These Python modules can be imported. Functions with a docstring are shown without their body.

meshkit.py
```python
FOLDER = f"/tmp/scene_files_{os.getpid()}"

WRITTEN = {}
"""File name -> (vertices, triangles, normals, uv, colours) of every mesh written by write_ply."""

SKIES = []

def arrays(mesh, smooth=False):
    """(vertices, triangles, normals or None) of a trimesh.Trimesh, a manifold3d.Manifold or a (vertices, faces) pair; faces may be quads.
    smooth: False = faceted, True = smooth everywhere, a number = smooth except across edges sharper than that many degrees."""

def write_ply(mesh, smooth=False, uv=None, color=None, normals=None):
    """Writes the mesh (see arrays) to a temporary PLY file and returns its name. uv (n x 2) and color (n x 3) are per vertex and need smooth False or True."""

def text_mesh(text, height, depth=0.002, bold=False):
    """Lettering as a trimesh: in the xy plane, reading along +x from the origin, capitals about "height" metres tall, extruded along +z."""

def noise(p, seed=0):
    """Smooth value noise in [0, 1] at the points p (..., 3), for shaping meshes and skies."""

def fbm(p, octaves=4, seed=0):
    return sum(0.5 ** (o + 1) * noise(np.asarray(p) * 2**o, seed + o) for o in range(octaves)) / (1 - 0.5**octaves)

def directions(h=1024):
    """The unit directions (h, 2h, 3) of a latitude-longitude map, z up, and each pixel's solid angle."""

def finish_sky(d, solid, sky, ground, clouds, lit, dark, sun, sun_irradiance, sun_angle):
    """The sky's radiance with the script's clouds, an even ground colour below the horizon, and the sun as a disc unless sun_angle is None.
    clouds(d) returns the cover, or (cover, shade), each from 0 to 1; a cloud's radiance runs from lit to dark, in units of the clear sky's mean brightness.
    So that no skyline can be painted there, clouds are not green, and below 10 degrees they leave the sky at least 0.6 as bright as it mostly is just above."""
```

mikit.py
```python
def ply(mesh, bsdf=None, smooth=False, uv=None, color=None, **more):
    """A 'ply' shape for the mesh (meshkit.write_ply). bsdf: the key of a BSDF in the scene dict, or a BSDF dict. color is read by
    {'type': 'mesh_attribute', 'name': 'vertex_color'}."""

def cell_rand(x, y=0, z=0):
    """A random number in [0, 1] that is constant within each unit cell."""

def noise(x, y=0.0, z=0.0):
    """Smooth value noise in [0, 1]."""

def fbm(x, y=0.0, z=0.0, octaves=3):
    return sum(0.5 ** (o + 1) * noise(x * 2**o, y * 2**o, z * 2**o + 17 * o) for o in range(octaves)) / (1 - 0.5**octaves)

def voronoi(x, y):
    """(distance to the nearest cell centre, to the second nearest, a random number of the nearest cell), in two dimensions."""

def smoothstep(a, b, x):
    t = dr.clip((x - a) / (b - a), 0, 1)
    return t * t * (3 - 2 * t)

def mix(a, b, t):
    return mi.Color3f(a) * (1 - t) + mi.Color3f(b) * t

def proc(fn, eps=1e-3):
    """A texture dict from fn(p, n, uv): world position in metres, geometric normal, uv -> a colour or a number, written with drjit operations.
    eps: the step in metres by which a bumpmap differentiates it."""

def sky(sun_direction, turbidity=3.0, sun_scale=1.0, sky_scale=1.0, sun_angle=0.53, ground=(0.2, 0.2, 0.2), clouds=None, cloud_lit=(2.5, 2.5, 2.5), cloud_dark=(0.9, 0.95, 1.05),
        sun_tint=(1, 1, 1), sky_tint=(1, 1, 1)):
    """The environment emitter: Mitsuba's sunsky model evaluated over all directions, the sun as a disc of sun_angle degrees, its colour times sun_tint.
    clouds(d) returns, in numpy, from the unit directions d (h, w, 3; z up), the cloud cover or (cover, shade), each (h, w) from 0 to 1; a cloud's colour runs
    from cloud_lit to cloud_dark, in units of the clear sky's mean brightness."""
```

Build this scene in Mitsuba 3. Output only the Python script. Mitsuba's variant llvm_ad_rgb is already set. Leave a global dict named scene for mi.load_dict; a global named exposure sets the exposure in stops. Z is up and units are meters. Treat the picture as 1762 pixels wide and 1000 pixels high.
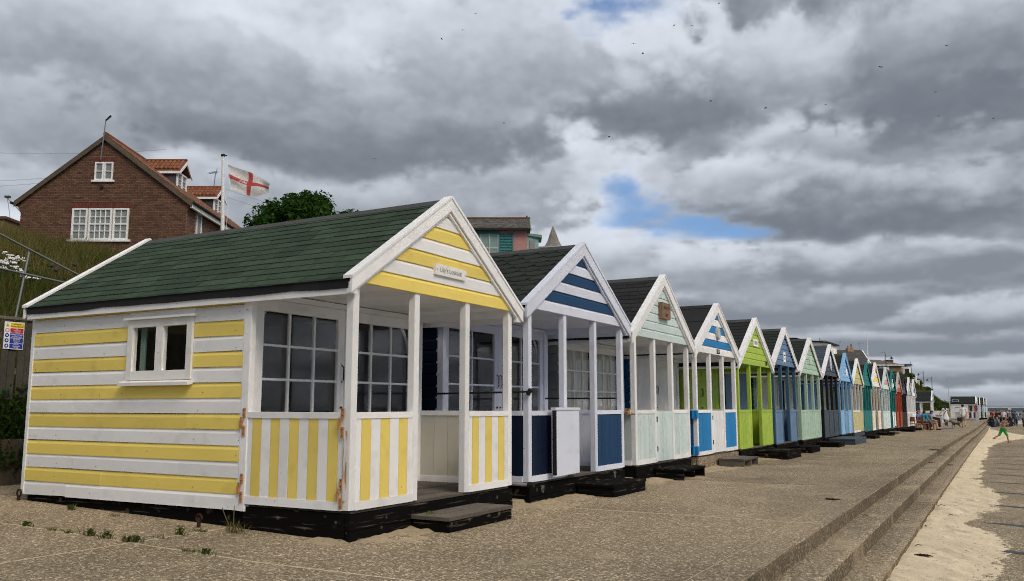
import math, random
import numpy as np, trimesh, manifold3d as m3
import drjit as dr
import mitsuba as mi
import mikit, meshkit
from mikit import proc, noise, fbm, voronoi, smoothstep, mix, cell_rand
T = mi.ScalarTransform4f
rng = np.random.default_rng(7)
random.seed(7)
scene, labels = {}, {}

# ---------------------------------------------------------------- camera, sky, exposure
CAM = np.array([0.0, 0.0, 1.2])
R3 = np.array([[0.8734, -0.0649, -0.4841], [0.4872, 0.1160, 0.8657], [0.0, -0.9911, 0.1333]])   # columns: right, down, forward
fwd, up = R3[:, 2], -R3[:, 1]
scene['camera'] = {'type': 'perspective', 'fov': 61.29, 'fov_axis': 'x', 'near_clip': 0.05, 'far_clip': 30000.0,
                   'to_world': T().look_at(origin=CAM.tolist(), target=(CAM + fwd).tolist(), up=up.tolist())}
exposure = 1.85

def _hash(i, seed):
    b = i[..., 0] * 374761393 + i[..., 1] * 668265263 + seed * 144665
    h = b & 0xFFFFFFFF
    h = ((h ^ (h >> 13)) * 1274126177) & 0xFFFFFFFF
    return ((h ^ (h >> 16)) & 0xFFFFFF) / 16777215.0

def n2(x, y, seed=0):
    i = np.stack([np.floor(x), np.floor(y)], -1).astype(np.int64)
    tx, ty = x - i[..., 0], y - i[..., 1]
    tx = tx * tx * tx * (tx * (tx * 6 - 15) + 10)
    ty = ty * ty * ty * (ty * (ty * 6 - 15) + 10)
    a, b, c, e = (_hash(i + k, seed) for k in ([0, 0], [1, 0], [0, 1], [1, 1]))
    return (a * (1 - tx) + b * tx) * (1 - ty) + (c * (1 - tx) + e * tx) * ty

def fb(x, y, o=5, seed=0):
    s, w, t = 0, .5, 0
    for k in range(o):
        a = .6 * k
        s = s + w * n2((x * np.cos(a) - y * np.sin(a)) * 2**k + 7.3 * k, (x * np.sin(a) + y * np.cos(a)) * 2**k - 3.1 * k, seed + k)
        t += w
        w *= .52
    return s / t

def sst(a, b, x):
    t = np.clip((x - a) / (b - a), 0, 1)
    return t * t * (3 - 2 * t)

# the larger clouds of this sky: azimuth, elevation, half widths (degrees), shade of the top and of the base; and its gaps
CLOUDS = [(-2.4, 0.4, 5.8, 0.47, 0.5, 0.7), (-1.0, 2.1, 7.2, 0.88, 0.35, 0.85), (-8.3, 2.2, 6.4, 0.5, 0.2, 0.6), (-11.7, 3.3, 6.1, 0.73, 0.35, 0.75), (-6.6, 3.9, 8.0, 0.99, 0.3, 0.9), (-1.4, 5.3, 5.7, 1.02, 0.2, 0.85), (-17.1, 5.3, 7.2, 1.13, 0.3, 0.7), (-10.9, 6.6, 7.3, 1.32, 0.3, 0.85), (-17.3, 8.5, 8.9, 1.7, 0.05, 0.6), (-4.4, 8.6, 7.8, 1.57, 0.2, 0.85), (-25.9, 10.4, 5.0, 2.3, 0.0, 0.5), (-7.8, 12.8, 10.4, 2.66, 0.18, 0.98), (-51.7, 12.8, 10.8, 2.46, 0.22, 0.5), (-17.2, 13.4, 5.5, 1.79, 0.3, 0.78), (-36.3, 13.6, 10.2, 2.26, 0.25, 0.62), (-12.0, 14.7, 4.2, 1.45, 0.05, 0.5), (-30.0, 15.4, 5.1, 2.26, 0.15, 0.5), (-3.6, 16.2, 6.4, 2.03, 0.12, 0.62), (-57.5, 17.3, 6.6, 3.58, 0.28, 0.6), (-40.3, 18.2, 14.2, 3.07, 0.36, 0.88), (-1.1, 20.3, 6.7, 4.75, 0.5, 1.0), (-46.0, 20.5, 4.5, 2.09, 0.15, 0.6), (-18.5, 20.6, 7.0, 3.72, 0.0, 0.92), (-59.9, 21.1, 3.7, 1.87, 0.3, 0.6), (-11.1, 21.4, 3.4, 2.73, 0.12, 0.6), (-51.5, 21.4, 9.5, 2.82, 0.22, 0.62), (-29.3, 22.4, 6.8, 3.54, 0.15, 0.55)]
GAPS = [(-21.4, 14.2, 1.5, 1.5, .95), (-19.6, 12.4, 3.2, 1.3, .95), (-15.5, 11.3, 3.4, .85, 1.0), (-12.5, 10.9, 2.2, .5, .7), (-22.0, 25.3, 3.6, 1.5, 1.05), (-23.4, 12.6, 1.6, .8, .6)]
_r = np.random.default_rng(3)
CLOUDS += [(round(_r.uniform(5, 290), 1), round(_r.uniform(2, 60), 1), round(_r.uniform(5, 12), 1), round(_r.uniform(1.5, 4), 2), round(_r.uniform(.05, .4), 2), round(_r.uniform(.5, .95), 2)) for _ in range(45)]   # the same kind of sky all round
CLOUDS = [((a0 + 180) % 360 - 180 if a0 > 5 else a0, *c) for a0, *c in CLOUDS]
CLOUDS.sort(key=lambda c: c[1])

def bil(x, y, o, seed):
    s, w, t = 0, .5, 0
    for k in range(o):
        a = .6 * k
        s = s + w * (1 - np.abs(2 * n2((x * np.cos(a) - y * np.sin(a)) * 2**k + 7.3 * k, (x * np.sin(a) + y * np.cos(a)) * 2**k - 3.1 * k, seed + k) - 1))
        t += w
        w *= .55
    return s / t

def clouds(d):
    az = np.degrees(np.arctan2(d[..., 0], d[..., 1]))
    el = np.degrees(np.arcsin(np.clip(d[..., 2], -1, 1)))
    e = np.maximum(el, 0)
    v, u = 19.2 * np.log1p(e / 6.0), az * .62
    wx, wy = fb(u / 5, v / 5, 4, 21) - .5, fb(u / 5, v / 4, 4, 33) - .5
    b1, b2 = bil(u / 2.6, v / 2.2, 6, 41) - .55, bil(u / 1.1 + 3, v / .8, 5, 61) - .55
    f1 = fb(u / 3.2, v / 2.4, 6, 11) - .5
    AZ, EL = az + 7 * wx, el + 3.0 * wy * np.clip(e / 10, .25, 1)
    sh = .42 + 1.6 * (fb(u / 7.5, v / 5.0, 3, 5) - .5) + .9 * f1
    for a0, e0, sa, se, t, b in CLOUDS:                # higher clouds are nearer and stand in front of the lower ones
        x, y = (AZ - a0) / sa, (EL - e0) / se
        r = np.sqrt(x * x + np.where(y < 0, (y / .85)**2, y * y))
        m = sst(1.25, .72, r - .75 * b1 - .38 * b2 + .5 * f1)
        sh = sh * (1 - m) + (t + (b - t) * sst(.75, -.75, y - 1.1 * b1 - .5 * b2)) * m
    sh = .10 + .95 * sh - .14 * b2 - .26 * b1 + .16 * (fb(az / 1.0, e / .6, 4, 55) - .5) * np.clip(e / 6, .4, 1)
    hole = sum(w * np.exp(-((AZ * .5 + az * .5 - a0) / sa)**2 - ((EL * .5 + el * .5 - e0) / se)**2) for a0, e0, sa, se, w in GAPS)
    hd = hole + np.clip(hole * 3, 0, 1) * (1.1 * f1 - .35 * b1 - .35 * b2 + .9 * (fb(az / 1.6, e / .6, 5, 131) - .5))
    cover = 1 - .90 * sst(.05, 1.15, hd)
    sh = sh - .28 * sst(.0, .45, hd)
    return cover, .5 + .5 * np.tanh(2.2 * (sh - .41))

scene['sky'] = mikit.sky((.80, -.36, .78), turbidity=3, sun_scale=.42, sun_angle=26, clouds=clouds, cloud_lit=(2.65, 2.82, 3.08), cloud_dark=(.44, .52, .64),
                         ground=(.16, .14, .11), sun_tint=(.94, .98, 1.06), sky_tint=(.78, .94, 1.12))

# ---------------------------------------------------------------- colours of things (reflectance)
PAL = dict(
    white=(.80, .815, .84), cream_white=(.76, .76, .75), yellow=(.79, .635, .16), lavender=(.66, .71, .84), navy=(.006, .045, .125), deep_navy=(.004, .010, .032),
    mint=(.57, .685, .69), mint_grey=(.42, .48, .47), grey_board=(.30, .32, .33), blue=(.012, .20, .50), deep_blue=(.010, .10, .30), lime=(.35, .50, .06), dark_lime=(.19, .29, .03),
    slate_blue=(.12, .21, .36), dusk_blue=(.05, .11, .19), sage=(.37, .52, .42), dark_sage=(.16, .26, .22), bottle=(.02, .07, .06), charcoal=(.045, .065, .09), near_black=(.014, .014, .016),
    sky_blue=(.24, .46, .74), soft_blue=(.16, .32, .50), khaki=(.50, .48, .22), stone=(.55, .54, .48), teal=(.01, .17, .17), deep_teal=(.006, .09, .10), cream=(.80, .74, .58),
    pink=(.62, .30, .28), red=(.42, .06, .03), rust_red=(.30, .07, .02), ochre=(.35, .22, .04), timber=(.17, .11, .07), grey_timber=(.15, .135, .115), blind_grey=(.20, .23, .23), bay_teal=(.20, .33, .32), tile_old=(.135, .075, .048), verge_brown=(.105, .082, .06), joint=(.44, .37, .26), rust_bracket=(.40, .21, .095), sand=(.49, .42, .30), drift=(.30, .245, .165), fence_grey=(.066, .064, .052), deck=(.085, .075, .065), dirt=(.30, .27, .21),
    felt_green=(.023, .042, .025), felt_dark=(.013, .019, .0145), felt_black=(.014, .0148, .0165), felt_grey=(.055, .06, .06), slate=(.075, .074, .073), slate_moss=(.085, .078, .066), slate_pale=(.10, .098, .094),
    wall_brown=(.10, .085, .06), brick=(.13, .070, .048), brick_b=(.108, .060, .043), brick_c=(.152, .082, .054), brick_red=(.13, .040, .030), mortar=(.26, .20, .155), tile=(.21, .082, .043), tile_b=(.19, .075, .042), lead=(.06, .065, .075),
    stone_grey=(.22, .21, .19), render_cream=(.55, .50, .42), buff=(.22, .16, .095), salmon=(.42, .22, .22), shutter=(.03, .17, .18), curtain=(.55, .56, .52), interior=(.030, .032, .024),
    skin=(.52, .30, .20), skin_tan=(.36, .18, .11), hair=(.035, .022, .014), hair_fair=(.20, .12, .06), cloth_white=(.80, .80, .82), cloth_black=(.015, .015, .018), cloth_grey=(.22, .23, .25),
    shorts=(.28, .24, .18), green=(.04, .38, .06), cloth_teal=(.02, .25, .36), cloth_blue=(.06, .16, .40), cloth_navy=(.02, .03, .07), cloth_red=(.45, .06, .04), mat_blue=(.05, .08, .42),
    orange_wood=(.30, .11, .04), fur=(.07, .065, .06), iron=(.012, .012, .013), sign_yellow=(.75, .55, .02), sign_red=(.55, .03, .05), sign_blue=(.02, .05, .38), print_black=(.012, .012, .012),
    weed=(.03, .012, .008), leaf=(.035, .085, .018), leaf_b=(.05, .11, .022), leaf_c=(.024, .06, .015), grass=(.085, .095, .025), grass_b=(.13, .12, .04), grass_c=(.05, .075, .018), straw=(.26, .21, .09),
    bark=(.09, .07, .05), plum=(.05, .03, .06), bird=(.05, .05, .05), shadow_stripe=(.05, .058, .075), steel=(.40, .42, .43), moss=(.10, .17, .02), pale_grey=(.45, .46, .46), chimney=(.30, .20, .12))
NAMES = list(PAL)
IDX = {k: i for i, k in enumerate(NAMES)}
_P = [mi.Float([float(PAL[k][c]) for k in NAMES]) for c in range(3)]

def pal(uv):
    i = mi.UInt32(dr.clip(uv.x + .25, 0, len(NAMES) - 1))
    return mi.Color3f(*[dr.gather(mi.Float, a, i) for a in _P])

# ---------------------------------------------------------------- materials
def f_paint(p, n, uv):
    c = pal(uv) * (1 + .15 * (uv.y - .5)) * (1 + .14 * (fbm(p.x * 2.3, p.y * 2.3, p.z * 2.3) - .5))
    g = smoothstep(.56, .80, fbm(p.x * 6, p.y * 6, p.z * 6 + 40 * uv.y, 3))
    c = mix(c, c * .50 + mi.Color3f(.022, .020, .015), .20 * g)
    fl = smoothstep(.86, .92, noise(p.x * 38, p.y * 38, p.z * 38)) * smoothstep(.72, .8, noise(p.x * 2.3, p.y * 2.3, p.z * 2.3 + 9))
    return mix(c, c * .2 + mi.Color3f(.02, .018, .015), .6 * fl)

def b_paint(p, n, uv):
    return .5 * noise(p.x * 25, p.y * 25, p.z * 160) + .5 * noise(p.x * 160, p.y * 160, p.z * 25)

def f_tar(p, n, uv):
    s = fbm(p.x * 3, p.y * 3, p.z * 60 + 31 * uv.y, 4)
    c = mix(mi.Color3f(.0055, .0053, .005), mi.Color3f(.15, .13, .105), .6 * smoothstep(.63, .76, s))
    return mix(c, mi.Color3f(.24, .21, .16), .4 * smoothstep(.68, .84, fbm(p.x * 12, p.y * 12, p.z * 12)))

def f_rough(p, n, uv):
    a = fbm(p.x * 60, p.y * 60, p.z * 60, 2)
    b = fbm(p.x * 4 + 17 * uv.y, p.y * 4, p.z * 4)
    return pal(uv) * (1 + .34 * (uv.y - .5)) * (.42 + .55 * a + .62 * b)

def flat(p, n):             # the two coordinates that lie in the face
    ux, uy = dr.abs(n.x) > .7, dr.abs(n.y) > .7
    return dr.select(ux, p.z, p.x), dr.select(uy & ~ux, p.z, p.y)

def f_conc(p, n, uv):
    a, b = flat(p, n)
    d1, d2, r = voronoi(a * 54, b * 54)
    e1, e2, q = voronoi(a * 19, b * 19)
    peb = smoothstep(.02, .16, d2 - d1)
    r4 = r * r * r * r
    lum = (.34 + .62 * r + .95 * r4 * r4) * peb + .42 * (1 - peb)
    tone = lum * (.93 + .14 * q)
    w = fbm(p.x * .8, p.y * .8, 1.0, 4)
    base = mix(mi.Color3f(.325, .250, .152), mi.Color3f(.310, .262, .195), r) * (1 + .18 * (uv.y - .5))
    st = smoothstep(.55, .75, fbm(p.x * .55 + 31, p.y * .35, 7.0, 5))
    c = base * tone * (.80 + .50 * w) * (1 - .22 * st)
    pale = smoothstep(.64, .78, fbm(p.x * 2.1 + 9, p.y * 2.1, 3.0, 4))
    return mix(c, mi.Color3f(.36, .30, .20), .35 * pale)

def b_conc(p, n, uv):
    a, b = flat(p, n)
    d1, d2, r = voronoi(a * 54, b * 54)
    return (1 - d1 * d1) * (.5 + .7 * r)

def f_sand(p, n, uv):
    a = fbm(p.x * 90, p.y * 90, p.z * 90, 2)
    b = fbm(p.x * 1.7, p.y * 1.7, 0.0, 4)
    c = pal(uv) * (.72 + .35 * a + .2 * b)
    return mix(c, mi.Color3f(.10, .075, .05), .7 * smoothstep(.87, .9, noise(p.x * 37, p.y * 37)))

def b_sand(p, n, uv):
    return fbm(p.x * 26, p.y * 26, p.z * 26, 3)

def f_leaf(p, n, uv):
    return pal(uv) * (.7 + .6 * uv.y)

def f_plain(p, n, uv):
    return pal(uv) * (1 + .16 * (uv.y - .5))

def f_rust(p, n, uv):
    a = fbm(p.x * 55, p.y * 55, p.z * 55, 3)
    return mix(mi.Color3f(.24, .10, .035), mi.Color3f(.66, .56, .42), smoothstep(.46, .6, a))

def f_rub(p, n, uv):       # rust run-off on white paint, with ragged streaks
    a = fbm(p.x * 70, p.y * 70, p.z * 5, 3)
    return mix(mi.Color3f(.72, .70, .66), mi.Color3f(.36, .19, .08), smoothstep(.42, .68, a))

def f_earth(p, n, uv):
    a = fbm(p.x * .9, p.y * .9, p.z * .9, 4)
    return mix(mi.Color3f(.05, .055, .016), mi.Color3f(.115, .10, .035), a) * (.6 + .7 * fbm(p.x * 8, p.y * 8, p.z * 8, 3))

def f_flag(p, n, uv):
    u, v = uv.x, uv.y
    red = (dr.abs(v - .5) < .085) | (dr.abs(u - .5) < .055)
    ink = (dr.abs(v - .5) < .055) & (u > .26) & (u < .43) & (cell_rand(u * 62, v * 46, 3) > .52)
    c = dr.select(red & ~ink, mi.Color3f(.50, .10, .10), mi.Color3f(.74, .73, .72))
    return c * (.9 + .2 * noise(u * 40, v * 25))

def two(d):
    return {'type': 'twosided', 'b': d}

def pbr(fn, rough, **k):
    return {'type': 'principled', 'base_color': proc(fn), 'roughness': rough, **{'specular': .4, **k}}

scene['m_paint'] = two(pbr(f_paint, .52, specular=.25))
scene['m_tar'] = two(pbr(f_tar, .85, specular=.06))
scene['m_rough'] = two(pbr(f_rough, .92))
scene['m_conc'] = two({'type': 'bumpmap', 't': proc(b_conc, 2e-3), 'scale': .006, 'b': pbr(f_conc, .85)})
scene['m_sand'] = two({'type': 'bumpmap', 't': proc(b_sand, 4e-3), 'scale': .010, 'b': pbr(f_sand, .95)})
scene['m_leaf'] = {'type': 'principledthin', 'base_color': proc(f_leaf), 'roughness': .6, 'diff_trans': .7}
scene['m_plain'] = two(pbr(f_plain, .75))
scene['m_rust'] = two(pbr(f_rust, .8))
scene['m_stain'] = two(pbr(f_rub, .6))
scene['m_earth'] = two(pbr(f_earth, 1.0))
scene['m_flag'] = {'type': 'principledthin', 'base_color': proc(f_flag), 'roughness': .8, 'diff_trans': .6}
scene['m_steel'] = two({'type': 'principled', 'base_color': {'type': 'rgb', 'value': [.26, .28, .28]}, 'roughness': .5, 'metallic': .7})
scene['m_glass'] = {'type': 'thindielectric', 'int_ior': 1.33}
scene['m_water'] = two({'type': 'principled', 'base_color': {'type': 'rgb', 'value': [.022, .040, .050]}, 'roughness': .10, 'specular': .5})

# ---------------------------------------------------------------- geometry helpers
class MB:
    """Collects pieces, each with a colour of the palette and a tone of its own, into one mesh."""
    def __init__(s):
        s.v, s.f, s.uv, s.n = [], [], [], 0

    def add(s, v, f, c='white', r=None):
        v = np.asarray(v, float)
        f = np.asarray(f, int)
        if f.shape[1] == 4:
            f = np.vstack([f[:, [0, 1, 2]], f[:, [0, 2, 3]]])
        s.v.append(v)
        s.f.append(f + s.n)
        s.n += len(v)
        s.uv.append(np.tile([float(IDX[c]), rng.random() if r is None else r], (len(v), 1)))
        return s

    def mesh(s, m, c='white', r=None):
        v, f, _ = meshkit.arrays(m)
        return s.add(v, f, c, r)

    def loft(s, A, B, c='white', r=None):
        """Solid between two convex polygons with the same number of points."""
        n = len(A)
        f = [[0, i + 1, i] for i in range(1, n - 1)] + [[n, n + i, n + i + 1] for i in range(1, n - 1)]
        for i in range(n):
            j = (i + 1) % n
            f += [[i, j, n + j], [i, n + j, n + i]]
        return s.add(np.vstack([A, B]), f, c, r)

    def box(s, x0, x1, y0, y1, z0, z1, c='white', r=None):
        return s.loft([(x0, y0, z0), (x1, y0, z0), (x1, y1, z0), (x0, y1, z0)], [(x0, y0, z1), (x1, y0, z1), (x1, y1, z1), (x0, y1, z1)], c, r)

    def cbox(s, x0, x1, y0, y1, z0, z1, c='white', b=.006):
        """Upright post with chamfered long edges."""
        P = [(x0 + b, y0), (x1 - b, y0), (x1, y0 + b), (x1, y1 - b), (x1 - b, y1), (x0 + b, y1), (x0, y1 - b), (x0, y0 + b)]
        return s.loft([(x, y, z0) for x, y in P], [(x, y, z1) for x, y in P], c)

    def tube(s, pts, r, c='white', n=6):
        pts = np.asarray(pts, float)
        rr = np.broadcast_to(r, (len(pts),))
        t = np.gradient(pts, axis=0)
        t /= np.linalg.norm(t, axis=1, keepdims=True) + 1e-12
        a = np.cross(t, np.where(np.abs(t[:, 2:]) < .9, [0, 0, 1.], [1., 0, 0]))
        a /= np.linalg.norm(a, axis=1, keepdims=True)
        b = np.cross(t, a)
        g = np.arange(n) * 2 * np.pi / n
        v = (pts[:, None] + rr[:, None, None] * (np.cos(g)[None, :, None] * a[:, None] + np.sin(g)[None, :, None] * b[:, None])).reshape(-1, 3)
        f = []
        for i in range(len(pts) - 1):
            for j in range(n):
                k = (j + 1) % n
                f.append([i * n + j, i * n + k, (i + 1) * n + k])
                f.append([i * n + j, (i + 1) * n + k, (i + 1) * n + j])
        e = (len(pts) - 1) * n
        f += [[0, j + 1, j] for j in range(1, n - 1)] + [[e, e + j, e + j + 1] for j in range(1, n - 1)]
        return s.add(v, f, c)

    def at(s, m):
        m = np.asarray(m, float)
        s.v = [v @ m[:3, :3].T + m[:3, 3] for v in s.v]
        return s

    def put(s, name, mat='m_paint', parent=None, smooth=False):
        key = number((parent + '__' if parent else '') + name)
        scene[key] = mikit.ply((np.vstack(s.v), np.vstack(s.f)), mat, smooth, uv=np.vstack(s.uv))
        return key

used = set()
def number(key):
    k, i = key, 0
    while k in used or k in scene:
        i += 1
        k = f'{key}_{i:03d}'
    used.add(k)
    return k

def thing(name, label, cat, group=None):
    k = number(name)
    labels[k] = {'label': label, 'category': cat}
    if group:
        labels[k]['group'] = group
    return k

def tag(k, label, cat, group=None):
    labels[k] = {'label': label, 'category': cat}
    if group:
        labels[k]['group'] = group
    return k

def kind(k, v, label=None):
    labels[k] = {**labels.get(k, {}), 'kind': v}
    if label:
        labels[k]['label'] = label
    return k

def grid(fz, x0, x1, y0, y1, nx, ny):
    X, Y = np.meshgrid(np.linspace(x0, x1, nx), np.linspace(y0, y1, ny), indexing='ij')
    v = np.stack([X, Y, fz(X, Y)], -1).reshape(-1, 3)
    i, j = np.meshgrid(np.arange(nx - 1), np.arange(ny - 1), indexing='ij')
    q = np.stack([i * ny + j, (i + 1) * ny + j, (i + 1) * ny + j + 1, i * ny + j + 1], -1).reshape(-1, 4)
    return v, q

def gr(y):
    """Level of the upper promenade along the row: it dips gently with distance."""
    y = np.maximum(np.asarray(y, float), 6)
    return np.where(y < 66, -1e-4 * (y - 6)**2, -.36 - .004 * (y - 66))

def gz(x, y):
    return gr(y) + .025 * np.maximum(0, -5.14 - np.asarray(x, float))
# ---------------------------------------------------------------- the setting
XK, XK2, XK3, XW = -1.65, -1.31, -1.01, -11.6       # kerb risers, retaining wall
YN, YF = -14.0, 330.0
v1, q1 = grid(lambda X, Y: gz(X, Y) - .0008, XW - .3, -5.14, YN, YF, 3, 230)
v, q = grid(lambda X, Y: gz(X, Y) - .0008, -5.14, XK - .02, YN, YF, 3, 230)
v, q = np.vstack([v, v1]), np.vstack([q, q1 + len(v)])
kind(MB().add(v, q, 'joint').put('promenade', 'm_sand', smooth=True), 'structure')
ys = [YN + .6] + [5.1 + 4.5 * k for k in range(-3, 14)] + [75.0]
ys = sorted(y for y in ys if y > YN)
xs = [XW - .2, -6.62, -1.985, XK]
GX = .0035
def slab(x0, x1, y0, y1):
    g = .013
    n = 2 if y1 < 8 else max(2, int((y1 - y0) / 1.5))
    m = MB()
    yy = np.linspace(y0 + g, y1 - g, n + 1)
    for a, c in zip(yy[:-1], yy[1:]):
        gx0, gx1 = (GX if x0 > -2 else g), (GX if x1 > -2 else g)
        for p0, p1 in ((x0 + gx0, max(x0 + gx0, min(-5.14, x1 - gx1))), (max(x0 + gx0, min(-5.14, x1 - gx1)), x1 - gx1)):
            if p1 - p0 < .02:
                continue
            m.add([(p0, a, gz(p0, a)), (p1, a, gz(p1, a)), (p1, c, gz(p1, c)), (p0, c, gz(p0, c))], [[0, 1, 2, 3]], 'dirt', tone)
    for (ax, ay), (bx, by) in (((x0 + g, y0 + g), (x1 - g, y0 + g)), ((x0 + g, y1 - g), (x1 - g, y1 - g)), ((x0 + g, y0 + g), (x0 + g, y1 - g)), ((x1 - g, y0 + g), (x1 - g, y1 - g))):
        m.add([(ax, ay, gz(ax, ay)), (bx, by, gz(bx, by)), (bx, by, gz(bx, by) - .0009), (ax, ay, gz(ax, ay) - .0009)], [[0, 1, 2, 3]], 'dirt', tone)
    return m
for y0, y1 in zip(ys[:-1], ys[1:]):
    for x0, x1 in zip(xs[:-1], xs[1:]):
        tone = rng.random()
        slab(x0, x1, y0, y1).put('slab', 'm_conc', 'promenade')
tone = .5
slab(XW - .2, XK, 75.0, YF).put('slab', 'm_conc', 'promenade')

# two steps down and the lower deck
def step(x0, x1, dz, y0, y1, h, n):
    m = MB()
    c = .012
    yy = np.linspace(y0, y1, n + 1)
    wob = [rng.normal(0, .004) for _ in yy]
    t = rng.random()
    for k in range(n):
        P = []
        for y, w in ((yy[k], wob[k]), (yy[k + 1], wob[k + 1])):
            z = float(gr(y)) + dz
            P.append([(x0, y, z), (x1 - c + w, y, z), (x1 + w, y, z - c), (x1 + w, y, z - h), (x0, y, z - h)])
        m.loft(P[0], P[1], 'dirt', t)
    return m
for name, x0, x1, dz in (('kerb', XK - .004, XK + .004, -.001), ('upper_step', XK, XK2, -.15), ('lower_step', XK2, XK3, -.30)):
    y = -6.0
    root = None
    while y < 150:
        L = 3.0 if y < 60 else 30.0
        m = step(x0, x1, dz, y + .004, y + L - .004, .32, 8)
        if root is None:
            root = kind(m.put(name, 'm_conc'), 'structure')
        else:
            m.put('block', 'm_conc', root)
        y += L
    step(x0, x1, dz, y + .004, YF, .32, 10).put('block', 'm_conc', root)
    # the riser is a coarser, darker cast face; the nosing of the treads is worn pale
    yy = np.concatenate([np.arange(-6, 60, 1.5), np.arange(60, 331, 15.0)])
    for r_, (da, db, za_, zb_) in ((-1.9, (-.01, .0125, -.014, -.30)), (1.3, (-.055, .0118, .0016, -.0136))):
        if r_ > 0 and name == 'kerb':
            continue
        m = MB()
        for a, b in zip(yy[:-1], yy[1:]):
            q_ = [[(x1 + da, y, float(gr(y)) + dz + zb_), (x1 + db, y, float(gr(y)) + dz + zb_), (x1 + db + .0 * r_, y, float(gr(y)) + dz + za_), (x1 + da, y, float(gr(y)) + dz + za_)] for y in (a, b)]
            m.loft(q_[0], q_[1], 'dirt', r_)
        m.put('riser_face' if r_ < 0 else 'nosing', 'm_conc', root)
LD = -.42
v, q = grid(lambda X, Y: gr(Y) + LD + 0 * X, XK3 - .3, 9.0, YN, YF, 3, 120)
lower = kind(MB().add(v, q, 'stone', .5).put('lower_promenade', 'm_conc', smooth=True), 'structure')
for k in range(13):                                   # post shadows, painted as flat dark strips across the lower deck, running off at an angle
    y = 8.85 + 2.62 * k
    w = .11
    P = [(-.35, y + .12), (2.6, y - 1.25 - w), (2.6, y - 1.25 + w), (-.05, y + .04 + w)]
    MB().add([(a, b, float(gr(b)) + LD + .004) for a, b in P], [[0, 1, 2, 3]], 'shadow_stripe', .5).put('joint', 'm_rough', lower)
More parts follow.
